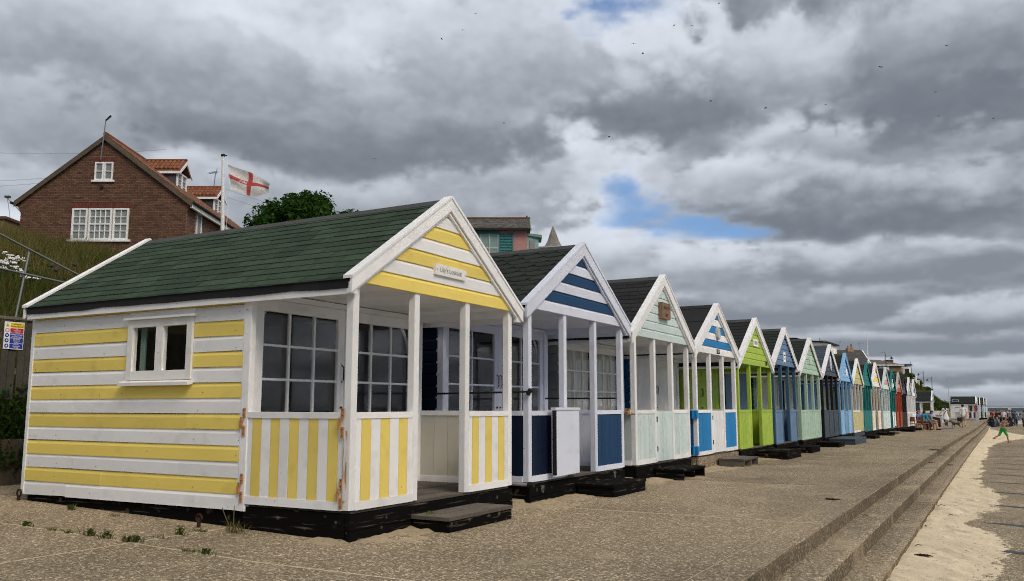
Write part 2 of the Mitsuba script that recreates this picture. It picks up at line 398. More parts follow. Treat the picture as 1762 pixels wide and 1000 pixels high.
# wind-blown sand lying along the foot of the steps, thick at the steps and running out in lobes
def sand_z(X, Y):
    e = np.interp(Y, [5.5, 9.6, 11.3, 12.6, 13.9, 15.1, 17, 18.6, 20.3, 22.2, 26, 29.4, 35, 41, 50, 56, 62, 70, 80, 95], [.8, .9, 1.0, .95, .50, .75, .98, 1.02, .66, .52, .58, .46, .60, .47, .85, 1.4, 2.4, 2.8, 1.6, -.3])
    e = e + .42 * (meshkit.fbm(np.stack([X * 3.2, Y * 1.3, 0 * X], -1), 5, 3) - .5)
    t = (X - XK3) / np.maximum(e, .05)
    h = .05 * (1 - t)
    rip = .020 * meshkit.fbm(np.stack([X * 5, Y * 8, 0 * X], -1), 3, 8) + .034 * (meshkit.noise(np.stack([X * 7 + 2 * Y, Y * 5.0, 0 * X], -1), 5) - .35) - .030 * np.clip(meshkit.noise(np.stack([X * 5 + 40, Y * 3.2, 0 * X], -1), 15) - .62, 0, 1) * 2
    return gr(Y) + LD - .006 + np.clip(h, -.02, .1) + rip * np.clip(h / .02, 0, 1) + .020 * (meshkit.noise(np.stack([X * 34, Y * 26, 0 * X], -1), 25) - .55) * np.clip(1 - h / .03, 0, 1)
v1, q1 = grid(sand_z, XK3 - .01, .8, 5.5, 30, 110, 1100)
v2, q2 = grid(sand_z, XK3 - .01, 4.0, 30, 110, 60, 330)
kind(MB().add(np.vstack([v1, v2]), np.vstack([q1, q2 + len(v1)]), 'sand', .5).put('sand', 'm_sand', smooth=True), 'structure')
# sand drifted against the feet of the first huts
def drift_z(X, Y):
    n = meshkit.fbm(np.stack([X * 2.6, Y * 2.1, 0 * X], -1), 4, 12)
    a = np.clip((Y - 5.9) / .8, 0, 1) * np.clip((23.5 - Y) / 2.0, 0, 1)
    n3 = meshkit.fbm(np.stack([X * 16, Y * 16, 0 * X], -1), 3, 2)
    h = .055 * a * (1.0 - (X + 5.20) / (.10 + .95 * n * n * 1.6)) * (.5 + .6 * n) + .022 * (n3 - .55)
    h = np.where(X < -5.2, .09 * a * (.6 + .5 * n), h)
    return gz(X, Y) - .012 + np.clip(h, -.01, .10) + .008 * meshkit.noise(np.stack([X * 14, Y * 14, 0 * X], -1), 4)
v, q = grid(drift_z, -5.5, -4.1, 5.8, 24, 60, 700)
kind(MB().add(v, q, 'drift', .5).put('sand_drift', 'm_sand', smooth=True), 'structure')

# beach, sea, land
v, q = grid(lambda X, Y: np.where(X < 9.1, gr(Y) + LD - .5, gr(Y) - 1.2 - .15 * (X - 9)), 8.99, 47, YN, YF, 12, 60)
kind(MB().add(v, q, 'sand', .5).put('beach', 'm_sand', smooth=True), 'structure')
kind(MB().add([(-9000, -9000, -4.6), (9000, -9000, -4.6), (9000, 20000, -4.6), (-9000, 20000, -4.6)], [[0, 1, 2, 3]], 'steel').put('sea', 'm_water'), 'structure')

def lerp(a, b, t):
    return a + (b - a) * np.clip(t, 0, 1)
def hill_z(X, Y):
    """The grassy cliff behind the promenade: it leans over the near huts and runs out where the far huts begin."""
    xt = np.where(Y < 80, XW - .25, lerp(XW - .25, -8.6, (Y - 80) / 60))
    hc = np.where(Y < 60, 5.6, lerp(5.6, 7.2, (Y - 60) / 60))
    hc = np.interp(Y, [-20, 60, 120, 165, 200, 240, 262], [5.6, 5.6, 6.9, 6.8, 5.6, 2.6, -.4])
    xc = np.where(Y < 80, -26.0, lerp(-26, -13.6, (Y - 80) / 70))
    t = np.clip((xt - X) / (xt - xc), 0, 1)
    z = gr(Y) + .62 + (hc - .62) * np.where(t < 1, t**.86, 1) + np.where(Y < 60, .24, .03) * np.clip(xc - X, 0, 12)
    return z + (.28 * (meshkit.fbm(np.stack([X * .5, Y * .5, 0 * X], -1), 4, 2) - .5)) * np.clip(t * 8, 0, 1)
v1, q1 = grid(lambda X, Y: hill_z(X, Y) - .02, -48, -11.8, YN, 60, 90, 150)
X2 = lambda X, Y: hill_z(X, Y) - .02
v2, q2 = grid(X2, -48, -8.3, 60, 264, 110, 170)
v2[:, 2] = np.where(v2[:, 0] > np.where(v2[:, 1] < 80, XW - .2, lerp(XW - .2, -8.5, (v2[:, 1] - 80) / 60)), gr(v2[:, 1]) - .3, v2[:, 2])
v3, q3 = grid(lambda X, Y: 6.0 + 0 * X, -600, -47.9, -200, 262, 3, 3)
kind(MB().add(np.vstack([v1, v2, v3]), np.vstack([q1, q2 + len(v1), q3 + len(v1) + len(v2)]), 'grass', .5).put('grassy_cliff', 'm_earth', smooth=True), 'structure')

# concrete wall at the foot of the bank, with the fence above
w = thing('retaining_wall', 'low weathered concrete retaining wall below the grassy bank', 'wall')
m = MB()
for k in range(10):
    y0 = -6 + 4 * k
    P = [[(XW, y, float(gz(XW, y)) - .2), (XW, y, float(gz(XW, y)) + .60 + rng.normal(0, .004)), (XW - .3, y, float(gz(XW, y)) + .62), (XW - .3, y, float(gz(XW, y)) - .2)] for y in (y0 + .005, y0 + 3.995)]
    MB().loft(P[0], P[1], 'wall_brown').put('panel', 'm_rough', w)
def cyl_pts(a, b, n=2):
    return [np.array(a) + (np.array(b) - np.array(a)) * i / (n - 1) for i in range(n)]

f = thing('close_board_fence', 'dark weathered vertical board fence on the bank behind the yellow hut', 'fence')
y = 1.5
XF = -12.0
while y < 12.5:
    wdt = .085 + rng.random() * .02
    zb = 1.30 + rng.random() * .06
    xo = XF + (0 if int(y * 9) % 2 else .018)
    MB().loft([(xo, y, zb), (xo, y + wdt, zb), (xo - .014, y + wdt, zb), (xo - .014, y, zb)], [(xo + rng.normal(0, .006), y, 2.40), (xo, y + wdt, 2.40), (xo - .014, y + wdt, 2.40), (xo - .014, y, 2.40)], 'fence_grey').put('board', 'm_rough', f)
    y += wdt + .012 + rng.random() * .012
MB().box(XF - .06, XF - .02, 1.5, 12.5, 1.65, 1.73, 'grey_timber').box(XF - .06, XF - .02, 1.5, 12.5, 2.15, 2.23, 'grey_timber').put('rail', 'm_rough', f)
MB().box(XF - .05, XF + .03, 1.5, 12.5, 2.41, 2.45, 'grey_timber').put('capping', 'm_rough', f)

# warning sign on the fence
s = thing('warning_sign', 'white site warning sign with yellow, red and blue panels on the dark fence', 'sign')
sx, sy0, sy1, sz0, sz1 = XF + .03, 6.99, 7.27, 1.995, 2.375
MB().box(sx - .004, sx, sy0, sy1, sz0, sz1, 'white').put('board', 'm_plain', s)
def on_sign(mesh, y, z, c):
    m = MB().mesh(mesh, c)
    m.v = [np.stack([sx + .0022 + v[:, 2], y + v[:, 0], z + v[:, 1]], -1) for v in m.v]
    return m
rows = [('sign_yellow', .300, .368, ['WARNING', 'Construction site']), ('sign_red', .228, .292, ['No', 'unauthorised', 'persons']), ('sign_blue', .158, .224, ['Safety helmets', 'must be worn']),
        ('sign_blue', .084, .152, ['High visibility', 'jackets must', 'be worn']), ('sign_blue', .010, .078, ['Protective', 'footwear must', 'be worn'])]
for c, a, b, words in rows:
    pk = MB().box(sx + .0002, sx + .0018, sy0 + .085, sy1 - .008, sz0 + a, sz0 + b, c).put('panel', 'm_plain', s)
    tm = MB()
    for i, wd in enumerate(words):
        hgt = .017 if len(words) == 2 else .012
        t = meshkit.text_mesh(wd, hgt, .0006, True)
        wd_len = t.bounds[1][0]
        if wd_len > .175:
            t.apply_scale([.175 / wd_len, 1, 1])
            wd_len = .175
        t2 = on_sign(t, sy0 + .18 - wd_len / 2, sz0 + b - (i + 1) * (b - a) / (len(words) + .25) + .002, 'print_black' if c == 'sign_yellow' else 'white')
        tm.v += t2.v; tm.uv += t2.uv
        tm.f += [f_ + tm.n for f_ in t2.f]
        tm.n += t2.n
    tm.put('lettering', 'm_plain', pk)
    zc = sz0 + (a + b) / 2
    if c == 'sign_yellow':
        ic = MB().add([(sx + .001, sy0 + .012, zc - .026), (sx + .001, sy0 + .072, zc - .026), (sx + .001, sy0 + .042, zc + .028)], [[0, 1, 2]], 'sign_yellow')
        ic.add([(sx + .002, sy0 + .038, zc - .015), (sx + .002, sy0 + .046, zc - .015), (sx + .002, sy0 + .043, zc + .012)], [[0, 1, 2]], 'print_black')
    else:
        ic = MB().mesh(trimesh.creation.cylinder(.029, .001, 20), 'sign_red' if c == 'sign_red' else 'sign_blue')
        ic.mesh(trimesh.creation.cylinder(.021 if c == 'sign_red' else .012, .0018, 16), 'white')
        ic.v = [np.stack([sx + .0016 + v[:, 2], sy0 + .042 + v[:, 0], zc + v[:, 1]], -1) for v in ic.v]
    ic.put('symbol', 'm_plain', s)

# galvanised hand rail of the path up the bank
h = thing('hand_rail', 'galvanised two-bar hand rail sloping down the grassy bank', 'railing')
MB().tube([(-13.0, 6.3, 4.16), (-13.0, 8.68, 3.35), (-13, 10.5, 2.75)], .017, n=8).put('top_bar', 'm_steel', h, True)
MB().tube([(-13.0, 6.3, 3.36), (-13.0, 8.59, 3.17), (-13, 10.5, 2.6)], .017, n=8).put('lower_bar', 'm_steel', h, True)
for y, z in ((7.92, 3.60), (10.3, 2.8), (5.6, 4.3)):
    MB().tube([(-13.03, y - .02, z), (-13.05, y - .3, 1.3)], .017, n=8).put('post', 'm_steel', h, True)
# ---------------------------------------------------------------- beach huts
def board_profile(t, h):
    """Weatherboard seen from its end: (out, up), with the sloped top edge that catches the sky."""
    return [(0, 0), (t, 0), (t, h * .74), (t * .22, h * .985), (0, h * .985)]

def hut(name, label, o, group='beach huts along the upper promenade'):
    """One hut. o: y0, y1 (side walls), xf, xb (front, back), za, zt (apex, eaves), hs (half span of the roof), and its colours."""
    y0, y1, xf, xb = o['y0'], o['y1'], o.get('xf', -5.14), o.get('xb', o.get('xf', -5.14) - 4.85)
    yc, lod = (y0 + y1) / 2 + o.get('yo', 0), o.get('lod', 0)
    hs = o.get('hs', (y1 - y0) / 2 + .12)
    zg = o.get('zg', float(gr(yc)))
    zf = zg + .27
    za, zt = o.get('za', zg + 3.40), o.get('zt', zg + 2.30)
    xd = xf - o.get('porch', 1.36)
    zr_ = zf + .88                                  # top of the rail
    zb = zt - .01                                   # gable foot, porch ceiling
    sl = (za - zt) / hs
    rz = lambda y: za - sl * abs(y - yc)
    k = thing(name, label, 'beach hut', group)
    trim, post, side, inner = o.get('trim', 'white'), o.get('post', o.get('trim', 'white')), o['side'], o.get('inner', o.get('trim', 'white'))
    ph = .09
    # --- backing walls of the closed room
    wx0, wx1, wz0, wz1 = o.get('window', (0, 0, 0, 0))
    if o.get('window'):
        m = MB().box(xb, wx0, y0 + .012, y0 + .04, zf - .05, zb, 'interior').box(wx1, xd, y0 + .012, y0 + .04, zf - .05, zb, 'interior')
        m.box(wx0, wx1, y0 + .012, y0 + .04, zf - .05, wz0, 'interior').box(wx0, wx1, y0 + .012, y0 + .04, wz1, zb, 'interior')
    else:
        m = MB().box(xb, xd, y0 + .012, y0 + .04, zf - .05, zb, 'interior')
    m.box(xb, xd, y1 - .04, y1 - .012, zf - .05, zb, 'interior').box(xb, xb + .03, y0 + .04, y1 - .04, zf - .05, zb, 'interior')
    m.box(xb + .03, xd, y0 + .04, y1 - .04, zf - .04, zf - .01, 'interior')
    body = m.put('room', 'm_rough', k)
    # --- side boards (the side that faces back along the row), outer side
    bh = .1555 if lod < 2 else .26
    zs = zf - .07 if o.get('stripe') else zf - .02
    sd = MB()
    n = 0
    z = zs
    while z < zb - .02:
        h = min(bh, zb - z)
        cols = o['stripe'] if o.get('stripe') else (side,)
        c = cols[n % len(cols)]
        spans = [(xb, xd)]
        if o.get('window') and z < wz1 + .056 < z + h - .01:
            MB().box(wx0 - .035, wx1 + .035, y0 - .008, y0 + .012, wz1 + .058, z + h * .985, c).put('board', 'm_paint', body)
        if o.get('window') and wz0 - .06 < z + h * .6 and z + h * .4 < wz1 + .05:
            spans = [(xb, wx0 - .035), (wx1 + .035, xd)]
        elif n in o.get('joints', {}):
            xj = o['joints'][n]
            spans = [(xb, xj), (xj + .003, xd)]
        for a, b in spans:
            pr = board_profile(.020 + rng.normal(0, .0012), h)
            dz0, dz1 = rng.normal(0, .0025), rng.normal(0, .0025)
            L = [(a, y0 + .012 - u, z + v + dz0) for u, v in pr]
            Rr = [(b, y0 + .012 - u, z + v + dz1) for u, v in pr]
            if lod == 0:
                MB().loft(L, Rr, c).put('board', 'm_paint', body)
            else:
                sd.loft(L, Rr, c)
        z += h
        n += 1
    if lod:
        kind(sd.put('weatherboards', 'm_paint', body), 'stuff')
    MB().box(xb - .03, xb + .02, y0 - .016, y0 + .03, zs, zb, trim).put('corner_trim', 'm_paint', k)
    # --- plinth of tarred planks
    bc, bm = o.get('base', ('near_black', 'm_tar'))
    pl = 2 if lod == 0 else 1
    zlow = zg - .05
    if lod < 2 or True:
        for i in range(pl):
            a, b = zlow + (zf - .03 - zlow) * i / pl, zlow + (zf - .03 - zlow) * (i + 1) / pl - .006
            MB().box(xf - .035 - rng.random() * .01, xf + .012 - .01 * i + rng.normal(0, .003), y0 + .004, y1 - .004, a, b, bc).put('plinth_plank', bm, k)
        MB().box(xd + .05, xf - .05, y0 + .008, y0 + .05, zlow, zf - .03, bc).put('plinth_plank', bm, k)
        MB().box(xb + .04, xd + .04, y0 + .03, y0 + .07, zlow, zs - .003, bc).put('plinth_plank', bm, k)
        MB().box(xd, xf - .05, y1 - .05, y1 - .008, zlow, zf - .03, bc).put('plinth_plank', bm, k)
    # --- porch deck, ceiling
    if lod == 0:
        x = xd + .01
        while x < xf - .03:
            MB().box(x, x + .105, y0 + .05, y1 - .05, zf - .028, zf + rng.normal(0, .002), 'deck').put('deck_plank', 'm_rough', k)
            x += .111
    else:
        MB().box(xd, xf - .01, y0 + .05, y1 - .05, zf - .028, zf, 'deck').put('deck', 'm_rough', k)
    cm = MB()
    nb = 8 if lod == 0 else 1
    for i in range(nb):
        a, b = y0 + (y1 - y0) * i / nb, y0 + (y1 - y0) * (i + 1) / nb - .003
        cm.box(xd, xf - .012, a, b, zb + .012, zb + .03, inner)
    cm.put('ceiling', 'm_paint', k)
    # --- door wall
    door = o['door']                                # (kind, colour)
    dk, dc = door
    ya, yb = y0 + .12, y1 - .12
    ym = (ya + yb) / 2
    fr = MB().box(xd - .04, xd + .03, y0 - .004, ya, zf, zb, dc).box(xd - .04, xd + .03, yb, y1 + .004, zf, zb, dc).box(xd - .04, xd + .03, ya, yb, zf + 2.0 if lod else zb - .055, zb, dc)
    fr.put('door_frame', 'm_paint', k)
    ztop = (zf + 2.0 if lod else zb - .055) - .004
    for a, b in ((ya + .003, ym - .003), (ym + .003, yb - .003)):
        m = MB()
        if dk in ('glazed', 'curtain'):
            g0, g1, h0, h1 = a + .11, b - .11, zf + .86, ztop - .12
            m.box(xd - .035, xd + .005, a, g0, zf + .02, ztop, dc).box(xd - .035, xd + .005, g1, b, zf + .02, ztop, dc)
            m.box(xd - .035, xd + .004, g0, g1, h1, ztop, dc).box(xd - .035, xd + .004, g0, g1, zf + .02, h0, dc)
            nx, nz = o.get('panes', (3, 3))
            for i in range(1, nx):
                y = g0 + (g1 - g0) * i / nx
                m.box(xd - .03, xd, y - .012, y + .012, h0, h1, dc)
            for j in range(1, nz):
                z = h0 + (h1 - h0) * j / nz
                m.box(xd - .031, xd - .001, g0, g1, z - .012, z + .012, dc)
            d = m.put('door', 'm_paint', k)
            for i in range(nx):
                for j in range(nz):
                    a0, a1 = g0 + (g1 - g0) * i / nx + .010, g0 + (g1 - g0) * (i + 1) / nx - .010
                    b0, b1 = h0 + (h1 - h0) * j / nz + .010, h0 + (h1 - h0) * (j + 1) / nz - .010
                    tl = rng.normal(0, .0015)
                    MB().add([(xd - .016, a0, b0), (xd - .016 + tl, a1, b0), (xd - .016 + tl, a1, b1), (xd - .016, a0, b1)], [[0, 1, 2, 3]]).put('pane', 'm_glass', d)
            if dk == 'curtain':
                n_ = 44
                yy = np.linspace(a + .07, b - .07, n_)
                xx = xd - .10 + .022 * np.sin(np.arange(n_) * 1.35) + .01 * np.sin(np.arange(n_) * .37)
                vv = [(x_, y_, z_) for x_, y_ in zip(xx, yy) for z_ in (zf + .70, ztop - .04)]
                MB().add(vv, [[2 * i, 2 * i + 2, 2 * i + 3, 2 * i + 1] for i in range(n_ - 1)], 'curtain', .5).put('curtain', 'm_plain', d)
            elif lod == 0:
                # curved strip set behind the top pane
                s_ = 1 if a < ym - .1 else -1
                y_ = a + .06 if s_ > 0 else b - .06
                pts = [(xd - .07, y_ + s_ * .42 * (1 - math.cos(q_)), ztop - .42 + .42 * math.sin(q_)) for q_ in np.linspace(0, 1.45, 9)]
                MB().tube(pts, .022, dc, 4).put('brace', 'm_paint', d)
        else:
            nb = 5 if lod < 2 else 1
            for i in range(nb):
                m.box(xd - .03, xd + .0 + (.0 if i % 2 else .001), a + (b - a) * i / nb + .0015, a + (b - a) * (i + 1) / nb - .0015, zf + .02, ztop, dc)
            if lod < 2:
                for z in (zf + .12, ztop - .12):
                    m.box(xd + .0015, xd + .020, a + .02, b - .02, z - .05, z + .05, dc)
            d = m.put('door', 'm_paint', k)
        if lod == 0:
            yh = b - .045 if a < ym - .1 else a + .045
            MB().tube([(xd + .006, yh, zf + 1.20), (xd + .04, yh, zf + 1.23), (xd + .04, yh, zf + 1.37), (xd + .006, yh, zf + 1.40)], .008, 'iron').put('handle', 'm_plain', d)
            MB().tube([(xd + .004, yh, zf + .92), (xd + .02, yh, zf + .92)], .014, 'iron', 8).put('knob', 'm_plain', d)
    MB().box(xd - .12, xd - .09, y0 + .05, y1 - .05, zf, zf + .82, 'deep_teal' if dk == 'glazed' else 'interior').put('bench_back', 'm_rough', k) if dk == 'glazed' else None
    # --- plate beams over the open porch sides, eaves fascia, felt drip, soffit
    for ys_, sg in ((y0, 1), (y1, -1)):
        MB().box(xd, xf - .01, min(ys_, ys_ + sg * .07), max(ys_, ys_ + sg * .07), zb - .075, zb + .012, o.get('beam', trim)).put('plate_beam', 'm_paint', k)
        ye = yc - sg * hs
        MB().box(xb - .02, xf + .03, min(ye + sg * .012, ye + sg * .034), max(ye + sg * .012, ye + sg * .034), zt - .140, zt - .070, trim).put('eaves_fascia', 'm_paint', k)
        MB().box(xb - .02, xf + .02, min(ye + sg * .034, ys_), max(ye + sg * .034, ys_), zt - .078, zt - .070, trim).put('soffit', 'm_paint', k)
    # --- corner posts, front posts
    w = o.get('postw', .085)
    py = [y0, y0 + (y1 - y0 - w) / 3, y0 + (y1 - y0 - w) * 2 / 3, y1 - w]
    for y in py:
        MB().cbox(xf - w, xf, y, y + w, zf - .02 + .025, zb + .01, post).put('post', 'm_paint', k)
    MB().cbox(xd - .02, xd + .08, y0 - .012, y0 + .06, zs, zb - .075, post).put('post', 'm_paint', k)
    # --- panels between the posts
    def panel(p0, p1, out, cols, seg, name='front_panel', nrm=None, z0=None, z1=None, piece=True, frame=True, fcol=None):
        """Upright boards between two points of the plan, with a rail above and a kick rail below."""
        p0, p1 = np.array(p0, float), np.array(p1, float)
        L = np.linalg.norm(p1 - p0)
        e = (p1 - p0) / L
        nn = np.array(nrm, float)
        z0 = zf + .0 if z0 is None else z0
        z1 = zr_ if z1 is None else z1
        fcol = fcol or o.get('rail', trim)
        def bx(m, s0, s1, d0, d1, a, b, c):
            P = [p0 + e * s0 + nn * d0, p0 + e * s1 + nn * d0, p0 + e * s1 + nn * d1, p0 + e * s0 + nn * d1]
            return m.loft([(*q_, a) for q_ in P], [(*q_, b) for q_ in P], c)
        m = MB()
        if frame:
            bx(m, 0, L, -.045, .014, z1 - .058, z1, fcol)
            kr = bx(MB(), 0, L, -.04, .012, z0, z0 + .075, fcol)
        else:
            bx(m, 0, L, -.03, -.014, z0, z1 - .001, cols[0])
        root = m.put(name, 'm_paint', k)
        if frame:
            kr.put('kick_rail', 'm_paint', root)
        a, b = (z0 + .075, z1 - .058) if frame else (z0, z1)
        tot = sum(seg)
        s_ = 0
        acc = MB()
        for i, q_ in enumerate(seg):
            t = s_ + L * q_ / tot
            d1 = .002 + rng.normal(0, .0012)
            mm = MB() if piece else acc
            bx(mm, s_ + .0022, t - .0022, -.012, d1, a + .001, b - .001, cols[i % len(cols)])
            if piece:
                mm.put('board', 'm_paint', root)
            s_ = t
        if not piece:
            acc.put('boards', 'm_paint', root)
        return root
    pc = o.get('panel', ['white'])
    bays = o.get('bays', ('boards', 'gate', 'boards'))
    for i, b in enumerate(bays):
        a0, a1 = py[i] + w, py[i + 1]
        if b == 'boards':
            seg = o.get('seg', [1] * (6 if lod == 0 else 4 if lod == 1 else 2))
            panel((xf - .012, a0), (xf - .012, a1), 1, pc, seg, nrm=(1, 0), piece=lod == 0)
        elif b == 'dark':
            panel((xf - .012, a0), (xf - .012, a1), 1, ['deep_navy'], [1] * 6, nrm=(1, 0), piece=lod == 0)  # shade of the open bay is put into the near-black board colour
        elif b == 'gate':
            panel((xf - .016, a0 + .008), (xf - .016, a1 - .008), 1, o.get('gate', pc), [1] * (5 if lod < 2 else 1), 'gate', nrm=(1, 0), z0=zf + .01, z1=zr_ - .02, piece=lod == 0, frame=False)
            if lod < 2:
                for z in (zf + .18, zf + .68):
                    MB().box(xf - .012, xf + .004, a0 - .02, a0 + .03, z, z + .09, 'iron').put('gate_hinge', 'm_plain', k)
    sc, ss_ = o.get('sidepanel', pc), o.get('sideseg', [1] * (7 if lod == 0 else 3))
    panel((xd + .08, y0), (xf - w, y0), 1, sc, ss_, 'side_panel', nrm=(0, -1), piece=lod == 0)
    panel((xd + .03, y1 - .01), (xf - w, y1 - .01), 1, [o.get('innerpanel', inner)], [1] * (6 if lod == 0 else 2), 'inner_panel', nrm=(0, -1), piece=False)
    # --- gable boards
    gb = .150 if lod < 2 else .24
    cols = o['gable']
    gm = MB().loft([(xf - .03, yc - hs + .05, zb), (xf - .03, yc + hs - .05, zb), (xf - .03, yc, za - .04)], [(xf - .008, yc - hs + .05, zb), (xf - .008, yc + hs - .05, zb), (xf - .008, yc, za - .04)], cols[0])
    gk = gm.put('gable', 'm_paint', k)
    z, n = zb, 0
    acc = MB()
    while z < za - .14:
        h = min(gb, za - .08 - z)
        pr = board_profile(.026, h)
        yl = lambda zz: yc - max((za - .035 - zz) / sl, .004) + .0
        L = [(xf - .008 + u, yl(z + v_), z + v_) for u, v_ in pr]
        Rr = [(xf - .008 + u, 2 * yc - yl(z + v_), z + v_) for u, v_ in pr]
        c = cols[n % len(cols)]
        if lod == 0:
            MB().loft(L, Rr, c).put('board', 'm_paint', gk)
        else:
            acc.loft(L, Rr, c)
        z += h
        n += 1
    if lod:
        acc.put('weatherboards', 'm_paint', gk)
    # --- roof
    rc = o.get('roof', 'felt_dark')
    rm = MB()
    for sg in (-1, 1):
        P = [(yc, za), (yc + sg * hs, zt), (yc + sg * hs, zt - .055), (yc, za - .055)]
        rm.loft([(xb - .02, y, z_) for y, z_ in P], [(xf + .02, y, z_) for y, z_ in P], rc)
    rf = rm.put('roof', 'm_rough', k)
    LS = math.hypot(hs, za - zt)
    cs, sn = hs / LS, (za - zt) / LS
    rk = o.get('shingle', 'strip')
    expo = {'rect': .148, 'hex': .165, 'strip': .16, 'sheet': .62}[rk]
    def rp(x, s_, u, sg=-1):          # point on a roof slope: along the ridge, up from the eaves, out of the slope
        return (x, yc + sg * (hs - s_ * cs) + sg * u * sn, zt + s_ * sn + u * cs)
    for sg in (-1, 1):
        s_, row = -.02, 0
        bulk = MB()
        fine = lod == 0 and sg == -1 and rk in ('rect', 'hex')
        while s_ < LS - .10:
            e = min(expo * 1.12, LS - s_)
            if fine:
                wd = .33 if rk == 'rect' else .34
                x = xb - .02 - (row % 2) * wd / 2 - (.06 * (row % 3) if rk == 'rect' else 0)
                while x < xf + .02:
                    a, b = max(x, xb - .02) + .005, min(x + wd, xf + .02) - .005
                    if b - a > .03:
                        t0, t1 = .010 + rng.random() * .004, .004
                        dz = rng.normal(0, .0025)
                        if rk == 'rect' or a > x + .01 or b < x + wd - .01:
                            lo = [(a, 0), (b, 0)]
                        else:
                            lo = [(a, .07), (a + .08, 0), (b - .08, 0), (b, .07)]
                        top = [(a, e), (b, e)]
                        poly = lo + top[::-1]
                        A = [rp(px_, max(s_ + q_ + dz, -.02), (t0 if q_ < e * .9 else t1) + .001 * row % .0009, sg) for px_, q_ in poly]
                        B = [rp(px_, max(s_ + q_ + dz, -.02), (t0 if q_ < e * .9 else t1) - .007, sg) for px_, q_ in poly]
                        MB().loft(A, B, rc, rng.random() * 1.7 - .35).put('shingle', 'm_rough', rf)
                    x += wd
            else:
                t0, t1 = (.012, .003)
                A = [rp(x_, s_ + q_, u, sg) for x_, q_, u in ((xb - .02, 0, t0), (xf + .02, 0, t0), (xf + .02, e, t1), (xb - .02, e, t1))]
                B = [rp(x_, s_ + q_, u, sg) for x_, q_, u in ((xb - .02, 0, t0 - .008), (xf + .02, 0, t0 - .008), (xf + .02, e, t1 - .008), (xb - .02, e, t1 - .008))]
                bulk.loft(A, B, rc)
            s_ += expo
            row += 1
        if bulk.n:
            kind(bulk.put('felt_courses', 'm_rough', rf), 'stuff')
        # felt turned down over the eaves
        ye = yc + sg * hs
        m = MB()
        nseg = 14 if lod == 0 else 2
        xx = np.linspace(xb - .02, xf + .02, nseg + 1)
        dr_ = [.082 + rng.normal(0, .006) for _ in xx]
        for i in range(nseg):
            m.loft([(xx[i], ye + sg * .006, zt + .012), (xx[i], ye - sg * .012, zt + .012), (xx[i], ye - sg * .010, zt - dr_[i]), (xx[i], ye + sg * .004, zt - dr_[i])],
                   [(xx[i + 1], ye + sg * .006, zt + .012), (xx[i + 1], ye - sg * .012, zt + .012), (xx[i + 1], ye - sg * .010, zt - dr_[i + 1]), (xx[i + 1], ye + sg * .004, zt - dr_[i + 1])], 'felt_black')
        m.put('felt_drip', 'm_rough', rf)
    m = MB()
    for sg in (-1, 1):
        A = [rp(xb - .02, LS - .13, .013, sg), rp(xb - .02, LS, .016, sg), rp(xb - .02, LS, .006, sg), rp(xb - .02, LS - .13, .005, sg)]
        m.loft(A, [(xf + .02, p_[1], p_[2]) for p_ in A], o.get('ridge', 'felt_grey'))
    m.put('ridge_strip', 'm_rough', rf)
    # --- bargeboards front and back with their capping
    bv = o.get('barge', .135)
    for x0, x1, c0 in ((xf + .045, xf + .072, xf - .02), (xb - .072, xb - .045, xb + .0)):
        front = x0 > xf
        if not front and lod:
            continue
        for sg in (-1, 1):
            yt = yc + sg * (hs + .012)
            ztip = za - sl * (hs + .012)
            P = [(yc, za + .012), (yt, ztip + .012), (yt, ztip + .012 - bv), (yc + sg * bv * .0, za + .012 - bv)]
            if o.get('scallop') and front:
                n_ = 14
                Q = [(yc + (yt - yc) * i / n_, za + (ztip - za) * i / n_ + .012) for i in range(n_ + 1)]
                m = MB()
                for i in range(n_):
                    (ya_, za_), (yb_, zb_) = Q[i], Q[i + 1]
                    ym_, zm_ = (ya_ + yb_) / 2, (za_ + zb_) / 2
                    pl_ = [(ya_, za_), (yb_, zb_), (yb_, zb_ - bv * .75), (ym_, zm_ - bv * 1.15), (ya_, za_ - bv * .75)]
                    m.loft([(x0, a_, b_) for a_, b_ in pl_], [(x1, a_, b_) for a_, b_ in pl_], trim, .5)
                m.put('bargeboard', 'm_paint', k)
            else:
                MB().loft([(x0, a_, b_) for a_, b_ in P], [(x1, a_, b_) for a_, b_ in P], o.get('bargecol', trim)).put('bargeboard', 'm_paint', k)
                if front and lod == 0:              # quadrant bead along the lower edge, set back against the boards
                    P2 = [(yc, za - bv + .006), (yt - sg * .12, ztip - bv + .006 + .12 * sl), (yt - sg * .12, ztip - bv - .022 + .12 * sl), (yc, za - bv - .022)]
                    MB().loft([(xf + .012, a_, b_) for a_, b_ in P2], [(xf + .047, a_, b_) for a_, b_ in P2], o.get('bargecol', trim)).put('bead', 'm_paint', k)
            P = [(yc, za + .044), (yt + sg * .012, ztip + .044 - .012 * sl), (yt + sg * .012, ztip + .014 - .012 * sl), (yc, za + .014)]
            a, b = (xf - .025, xf + .085) if front else (xb - .085, xb + .02)
            MB().loft([(a, a_, b_) for a_, b_ in P], [(b, a_, b_) for a_, b_ in P], o.get('capcol', trim)).put('verge_cap', 'm_paint', k)
        if front:
            for sg in (-1, 1):                      # short returns that close the eaves behind the bargeboard
                ye = yc + sg * hs
                MB().box(xf + .0, xf + .045, min(ye, ye - sg * .10), max(ye, ye - sg * .10), zt - .135, zt - .03, trim).put('eaves_block', 'm_paint', k)
    return dict(k=k, zf=zf, zg=zg, za=za, zt=zt, zb=zb, yc=yc, xf=xf, xd=xd, y0=y0, y1=y1, py=py, w=w, zr=zr_, sl=sl, hs=hs)

def gable_point(h, y, z):
    return (h['xf'] + .022, y, z)

